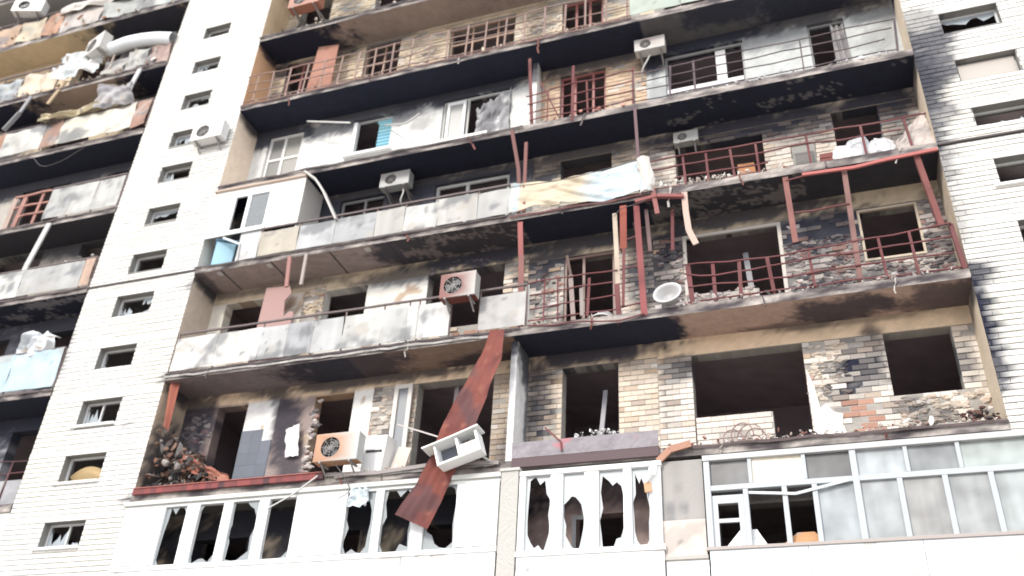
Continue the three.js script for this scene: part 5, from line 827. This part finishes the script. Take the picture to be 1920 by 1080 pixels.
// rolled sheets and debris on the upper left balconies
{ const t = thing('rolled_sheet', 'long white rolled sheet lying along balcony edge beside the pier', 'roll', [-20, 24.6, 0]); const g = new G(); const cv = new THREE.CatmullRomCurve3([V(-21.5, 25.0, 0.05), V(-20.6, 25.05, 0.1), V(-19.6, 24.95, 0.08), V(-18.76, 24.72, 0.05)]); g.add(new THREE.TubeGeometry(cv, 24, 0.23, 12), null, [0.74, 0.78, 0.8]); part(t, 'roll', g, M.cloth); for (const x of [-21.2, -20.3, -19.4, -18.9]) { const e = new G(); e.box(x - 0.03, x + 0.03, 23.7, 24.8, 0.0, 0.04, [0.4, 0.34, 0.3]); part(t, 'support', e, M.rusty); } }
parapet('torn pale panels below the white roll', [-21.4, -20.5, -19.6, -18.76], 23.72, 24.6, [0.62, 0.58, 0.52], { warp: 0.12, rail: 0, dirt: 1.4, cols: [[0.6, 0.58, 0.54], [0.62, 0.62, 0.58], [0.56, 0.4, 0.36]] });
parapet('cream battered parapet at the far end of the balcony with white sheets', [-30, -28, -26, -25, -24, -23.4], 23.72, 24.85, [0.7, 0.64, 0.53], { warp: 0.14, cols: [[0.7, 0.64, 0.55], [0.72, 0.7, 0.66], [0.52, 0.56, 0.58], [0.72, 0.6, 0.46], [0.72, 0.62, 0.48]] });
parapet('battered cream and white parapet of the highest balcony', [-30, -28.6, -26.4, -25.2, -24.4, -22.6, -20.8, -18.74], 26.8, 28.0, [0.6, 0.6, 0.56], { warp: 0.1, cols: [[0.6, 0.48, 0.36], [0.56, 0.38, 0.26], [0.66, 0.56, 0.42], [0.5, 0.28, 0.18], [0.66, 0.6, 0.56], [0.52, 0.54, 0.52], [0.6, 0.64, 0.62]] });
for (const [lab, a, b, c, d, k1, k2, sd] of [
  ['white and pale blue crumpled sheets slumped over the balcony edge', V(-23.5, 24.0, 0.15), V(-21.6, 23.8, 0.15), V(-21.75, 25.0, 0.0), V(-23.7, 25.25, 0.0), [0.72, 0.74, 0.74], [0.6, 0.66, 0.68], 3],
  ['torn grey rags hanging below the dark slab beside the pier', V(-21.0, 22.0, 0.1), V(-19.5, 21.95, 0.1), V(-19.9, 23.1, 0.0), V(-21.3, 23.3, 0.0), [0.4, 0.39, 0.39], [0.26, 0.25, 0.26], 8],
  ['white boards heaped behind the light blue parapet', V(-20.95, 12.9, -0.1), V(-19.3, 12.9, -0.1), V(-19.4, 13.62, -0.25), V(-20.4, 13.9, -0.3), [0.66, 0.69, 0.7], [0.5, 0.53, 0.56], 12],
  ['pale plaster sheet lying on the parapet of the highest balcony', V(-24.6, 27.7, 0.1), V(-21.0, 27.6, 0.1), V(-21.2, 28.5, -0.2), V(-24.4, 28.6, -0.2), [0.64, 0.6, 0.55], [0.5, 0.47, 0.44], 15],
  ['cream board laid along the rail of the orange-stained parapet', V(-23.2, 22.0, 0.12), V(-20.8, 22.0, 0.12), V(-20.8, 22.3, -0.1), V(-23.2, 22.35, -0.1), [0.66, 0.58, 0.4], [0.55, 0.48, 0.34], 18],
]) single('crumpled_sheet', lab, 'sheet', sheetGeo(40, 22, crumple(a, b, c, d, 0.3, 1.9, sd), 0.012, blotch(k1, k2, [0.34, 0.3, 0.27], sd)), M.cloth);

// ---------------------------------------------------------------- rubble
const chunkGeos = Array.from({ length: 6 }, (_, i) => { const g = new THREE.IcosahedronGeometry(0.5, 0), P = g.attributes.position; const m = {}; for (let j = 0; j < P.count; j++) { const key = [P.getX(j), P.getY(j), P.getZ(j)].map((v) => v.toFixed(3)).join(); m[key] ??= [rr(0.6, 1.15), rr(0.6, 1.15), rr(0.6, 1.15)]; P.setXYZ(j, P.getX(j) * m[key][0], P.getY(j) * m[key][1] * 0.7, P.getZ(j) * m[key][2]); } g.computeVertexNormals(); return g; });
function heap(name, label, n, f, size, cols) {
  const g = new G();
  for (let i = 0; i < n; i++) { const [x, y, z] = f(), s = size * (0.35 + 1.1 * R() * R()), flat = R() < 0.35; g.add(chunkGeos[(R() * 6) | 0], new THREE.Matrix4().compose(V(x, y, z), new THREE.Quaternion().setFromEuler(new THREE.Euler(rr(0, 3), rr(0, 3), rr(0, 3))), V(s * (flat ? 2 : 1), s * (flat ? 0.35 : 0.8), s)), mul(cols[(R() * cols.length) | 0], rr(0.7, 1.15))); }
  const m = single(name, label, 'rubble', g, M.masonry); m.userData.kind = 'stuff'; return m;
}
const ash = [[0.05, 0.045, 0.045], [0.09, 0.075, 0.07], [0.03, 0.03, 0.032], [0.18, 0.11, 0.08], [0.3, 0.28, 0.26], [0.14, 0.07, 0.05]], plas = [[0.62, 0.58, 0.53], [0.5, 0.45, 0.4], [0.68, 0.66, 0.63], [0.36, 0.3, 0.26], [0.3, 0.15, 0.12]];
heap('burnt_heap', 'charred heap of rubbish in the loggia corner under the rust strip', 620, () => { const u = R(), x = -15.1 + 2.0 * u; return [x, 8.75 + R() * (1.55 * (1 - u) ** 1.2 + 0.25), rr(-0.9, -0.05)]; }, 0.19, ash);
for (const [lab, x0, x1, k, n, hh, cols] of [
  ['plaster rubble along the slab edge before the low brick wall', -3.0, 2.85, 0, 240, 0.16, [...plas, [0.2, 0.1, 0.08]]], ['grey rubble along the slab edge under sagging red rails', -2.6, 2.85, 1, 230, 0.12, [[0.5, 0.44, 0.42], [0.4, 0.34, 0.32], [0.62, 0.58, 0.56], [0.2, 0.18, 0.18]]], ['pale rubble scattered below the straight red railing', -3.0, 0.0, 2, 150, 0.18, [...plas, [0.72, 0.7, 0.68]]],
  ['cream rubble along the edge below the long brown railing', -15, -3.5, 4, 260, 0.14, [[0.66, 0.58, 0.46], [0.7, 0.66, 0.6], [0.4, 0.3, 0.22]]], ['pale rubble under the thin dark railing', -2.7, 2.6, 3, 160, 0.12, [[0.66, 0.66, 0.68], [0.5, 0.5, 0.52]]], ['brick rubble below the leaning red railing', -6, -3.4, 3, 90, 0.12, [[0.5, 0.24, 0.2], [0.6, 0.5, 0.42]]],
  ['mixed rubble on the slab beneath dangling white casing', -10.3, -6.3, 0, 150, 0.12, plas], ['rubble on the slab behind the red steel frame', -5.9, -3.4, 1, 110, 0.12, [[0.6, 0.54, 0.5], [0.3, 0.2, 0.18], [0.7, 0.68, 0.66]]],
]) heap('slab_rubble', lab, Math.round(n * 1.6), () => { const x = rr(x0, x1); return [x, S[k] + TH + 0.01 + R() * R() * hh * (1 + 0.8 * nz(x * 1.5, k, 3)), rr(-0.5, 0.07)]; }, 0.1, cols);
heap('slab_rubble', 'broken brick and plaster on topmost slab beside the rusty orange air conditioner', 260, () => [rr(-15.1, -7.5), fl(5) + R() * R() * 0.35, rr(-0.6, 0.06)], 0.13, [[0.6, 0.52, 0.4], [0.3, 0.24, 0.2], [0.66, 0.6, 0.52], [0.1, 0.09, 0.09]]);
heap('slab_rubble', 'cream and rust-brown rubble along the slab under the white roll', 240, () => [rr(-26, -18.8), fl(5) + R() * R() * 0.7, rr(-0.5, 0.12)], 0.16, [[0.66, 0.58, 0.45], [0.62, 0.6, 0.56], [0.4, 0.24, 0.18], [0.24, 0.2, 0.18]]);
heap('slab_rubble', 'brown and cream rubble on the slab of the highest balcony', 240, () => [rr(-28, -19), fl(6) + R() * R() * 1.3, rr(-0.5, 0.14)], 0.18, [[0.6, 0.46, 0.34], [0.66, 0.6, 0.52], [0.36, 0.2, 0.14]]);
heap('slab_rubble', 'grey and white rubble behind the pale parapet with slanting post', 120, () => [rr(-21.2, -18.9), fl(2) + 0.8 + R() * R() * 0.5, rr(-0.5, -0.05)], 0.16, [[0.5, 0.48, 0.46], [0.66, 0.64, 0.6], [0.2, 0.18, 0.18]]);
// torn strips of metal hanging off the slab edges
[[-13.6, 4, 0.5], [-11.0, 4, 0.3], [-8.2, 4, 0.4], [-5.9, 4, 0.6], [-4.6, 3, 0.4], [-12.5, 3, 0.3], [-7.7, 3, 0.5], [-5.2, 2, 0.35], [-2.6, 2, 0.6], [-1.1, 2, 0.3], [0.7, 2, 0.5], [2.2, 2, 0.4], [-9.1, 2, 0.35], [-13.9, 1, 0.3], [-8.6, 1, 0.4], [-4.4, 1, 0.35], [-0.9, 1, 0.3], [1.6, 1, 0.35], [-9.9, 0, 0.35], [-8.9, 0, 0.5], [-1.9, 0, 0.25], [0.9, 0, 0.22]].forEach(([x, k, L], i) => {
  const a = rr(-0.5, 0.5), g = new G(), P = [0, 1, 2, 3, 4, 5].map((j) => V(x + a * L * j / 5 + 0.06 * nz(i * 3, j * 0.9, 4), fl(k) - 0.02 - L * j / 5 * rr(0.7, 1), 0.07 + 0.05 * nz(i, j * 0.8, 9)));
  g.path(P, rr(0.02, 0.05), 0.008, mul([[0.2, 0.08, 0.07], [0.12, 0.1, 0.1], [0.42, 0.39, 0.36]][i % 3], rr(0.8, 1.1))); single('torn_strip', 'narrow twisted metal strip dangling off a slab edge', 'metal strip', g, M.rusty, 'torn metal strips on the slab edges');
});
heap('sill_rubble', 'white broken plaster piled on the window sill behind the pale tarp', 60, () => { const u = R(); return [-4.35 + 0.4 * u, 15.92 + R() * 0.6 * (1 - u * 0.5), rr(-1.15, -0.85)]; }, 0.13, [[0.74, 0.7, 0.64], [0.66, 0.6, 0.52]]);
heap('sill_rubble', 'white broken plaster resting on the purple metal box', 70, () => { const u = R(); return [-4.75 + 0.9 * u, 9.03 + R() * 0.24 * (1 - Math.abs(u - 0.5)), rr(-0.15, 0.08)]; }, 0.1, [[0.72, 0.72, 0.72], [0.6, 0.6, 0.6], [0.45, 0.44, 0.44]]);
heap('sill_rubble', 'cream broken plaster heaped before the wide window with wooden box', 80, () => [rr(-2.5, -0.9), 14.98 + R() * 0.22, rr(-0.4, 0.02)], 0.12, [[0.74, 0.7, 0.66], [0.66, 0.58, 0.52]]);
heap('slab_rubble', 'dark rubble in the end corner against the pier above the wooden balcony', 70, () => { const u = R(); return [2.2 + 0.6 * u, 8.74 + R() * 0.35 * (1 - Math.abs(u - 0.5)), rr(-0.4, 0.02)]; }, 0.13, [[0.12, 0.06, 0.05], [0.2, 0.12, 0.1], [0.06, 0.05, 0.05]]);
single('wire_tangle', 'tangled wire coils lying against the low pale brick wall', 'wire', (() => { const g = new G(); for (let i = 0; i < 5; i++) g.add(new THREE.TorusGeometry(rr(0.12, 0.26), 0.012, 5, 26), M4(-1.6 + rr(-0.3, 0.3), 8.98 + rr(0, 0.12), -0.6 + rr(-0.1, 0.1), rr(-0.3, 0.3), rr(-0.4, 0.4), 0), [0.3, 0.22, 0.2]); return g; })(), M.rusty);
// cables
for (const [lab, pts] of [
  ['thin cable looping below the slab of orange-stained parapet', [[-22.9, 20.5, 0.1], [-22.3, 20.0, 0.1], [-21.6, 20.05, 0.1], [-20.9, 20.5, 0.05]]], ['thin cable strung across the pale tarp', [[-6.4, 15.6, 0.24], [-5, 15.55, 0.24], [-3.3, 15.7, 0.26]]], ['slack cable hanging from the steel tube to cream post', [[-2.9, 14.7, 0.12], [-3.4, 14.55, 0.14], [-3.75, 14.5, 0.1], [-3.9, 14.35, 0.08]]],
  ['dark cable drooping over the glazed balcony below scorched air conditioner', [[-9.9, 8.9, 0.3], [-9.6, 8.55, 0.3], [-9.5, 8.3, 0.22], [-9.75, 8.15, 0.2]]],
]) single('loose_cable', lab, 'cable', new G().add(new THREE.TubeGeometry(new THREE.CatmullRomCurve3(pts.map((p) => V(...p))), 30, 0.01, 5), null, [0.12, 0.11, 0.11]), M.plain);
// pane fragments hanging in the torn glazing
single('hanging_insulation', 'shredded blue-white foil hanging from glazed balcony top', 'foil', sheetGeo(14, 12, crumple(V(-9.55, 8.0, 0.14), V(-9.1, 7.95, 0.14), V(-9.05, 8.4, 0.12), V(-9.5, 8.42, 0.12), 0.1, 4, 2), 0.006, blotch([0.6, 0.68, 0.72], [0.4, 0.46, 0.5], [0.3, 0.3, 0.32], 2)), M.metal);
single('hanging_strip', 'white plastic strip with orange tip hanging at the glazed balcony corner', 'strip', new G().path([V(-3.15, 8.4, 0.2), V(-3.2, 8.15, 0.21), V(-3.3, 8.0, 0.2)], 0.12, 0.02, C.pvc).path([V(-3.3, 8.0, 0.2), V(-3.28, 7.82, 0.2)], 0.13, 0.025, C.orange), M.paint);

// ---------------------------------------------------------------- bricks: the largest in view singly, the rest joined
{
  const unit = (w, h) => { const g = new G(), D = 0.05, c = 0.006; const f = [V(-w / 2 + c, -h / 2 + c, 0), V(w / 2 - c, -h / 2 + c, 0), V(w / 2 - c, h / 2 - c, 0), V(-w / 2 + c, h / 2 - c, 0)], e = [V(-w / 2, -h / 2, -c), V(w / 2, -h / 2, -c), V(w / 2, h / 2, -c), V(-w / 2, h / 2, -c)], b = e.map((p) => p.clone().setZ(-D)); const k = [1, 1, 1]; g.quad(...f, k); for (let i = 0; i < 4; i++) { const j = (i + 1) % 4; g.quad(e[i], e[j], f[j], f[i], k); g.quad(b[i], b[j], e[j], e[i], k); } return g; };
  const inv = camera.matrixWorldInverse, f = 1 / Math.tan(camera.fov * DEG / 2);
  for (const q of BR) {
    const p = V((q.a + q.b) / 2, (q.ya + q.yb) / 2, q.z).applyMatrix4(inv), sx = f * p.x / -p.z / (16 / 9), sy = f * p.y / -p.z;
    q.size = Math.abs(sx) < 0.99 && Math.abs(sy) < 0.99 && p.z < 0 && q.z < -0.5 ? (q.b - q.a) * (q.yb - q.ya) / (p.z * p.z) * (q.ya > S[0] ? 1 : 0) : 0;
    if (q.b - q.a < BL - MJ - 0.01) q.size = 0;
    // floor edge of the loggia hides the foot of its back wall
    const k = S.findLastIndex((s) => s < q.ya); if (k >= 0 && q.z < -0.5 && q.ya < S[k] + TH + 0.46) q.size = 0;
  }
  BR.sort((a, b) => b.size - a.size);
  const one = {}, mats = {};
  const rest = new G();
  BR.forEach((q, i) => {
    const w = q.b - q.a, h = q.yb - q.ya, x = (q.a + q.b) / 2, y = (q.ya + q.yb) / 2, rz = rr(-0.006, 0.006) * (1 + 5 * (q.rg || 0));
    if (i < 300 && q.size > 0) {
      const key = w.toFixed(2) + h.toFixed(3), ic = q.s4 ? mix(q.col, C.soot, (q.s4[0] + q.s4[1] + q.s4[2] + q.s4[3]) / 4) : q.col, ck = ic.map((v) => Math.round(v * 24)).join();
      one[key] ??= unit(w, h).geo();
      mats[ck] ??= mk({ color: new THREE.Color().setRGB(...ic), bumpMap: gritTex, bumpScale: 0.012 });
      const m = new THREE.Mesh(one[key], mats[ck]); m.name = 'brick'; m.position.set(x, y, q.z + q.dz); m.rotation.z = rz; m.castShadow = m.receiveShadow = true; q.parent.add(m);
    } else {
      rest.m = M4(x, y, q.z + q.dz, (q.rg || 0) * rr(-0.06, 0.06), rr(-0.008, 0.008) * (1 + 6 * (q.rg || 0)), rz); const u = rest, D = 0.03, c = 0.006, k = q.col;
      const F = [V(-w / 2 + c, -h / 2 + c, 0), V(w / 2 - c, -h / 2 + c, 0), V(w / 2 - c, h / 2 - c, 0), V(-w / 2 + c, h / 2 - c, 0)], e = [V(-w / 2, -h / 2, -c), V(w / 2, -h / 2, -c), V(w / 2, h / 2, -c), V(-w / 2, h / 2, -c)], b = e.map((p) => p.clone().setZ(-D));
      const K = q.s4 ? q.s4.map((s) => mix(k, C.soot, s)) : [k, k, k, k]; u.quad(...F, ...K); for (let n = 0; n < 4; n++) { const j = (n + 1) % 4; u.quad(e[n], e[j], F[j], F[n], K[n], K[j], K[j], K[n]); u.quad(b[n], b[j], e[j], e[n], K[n], K[j], K[j], K[n]); }
    }
  });
  rest.m = null;
  const m = part(building, 'brickwork', rest, M.masonry); m.userData.kind = 'stuff';
  console.log('bricks', BR.length, 'rest', rest.p.length / 9);
}
renderer.render(scene, camera);
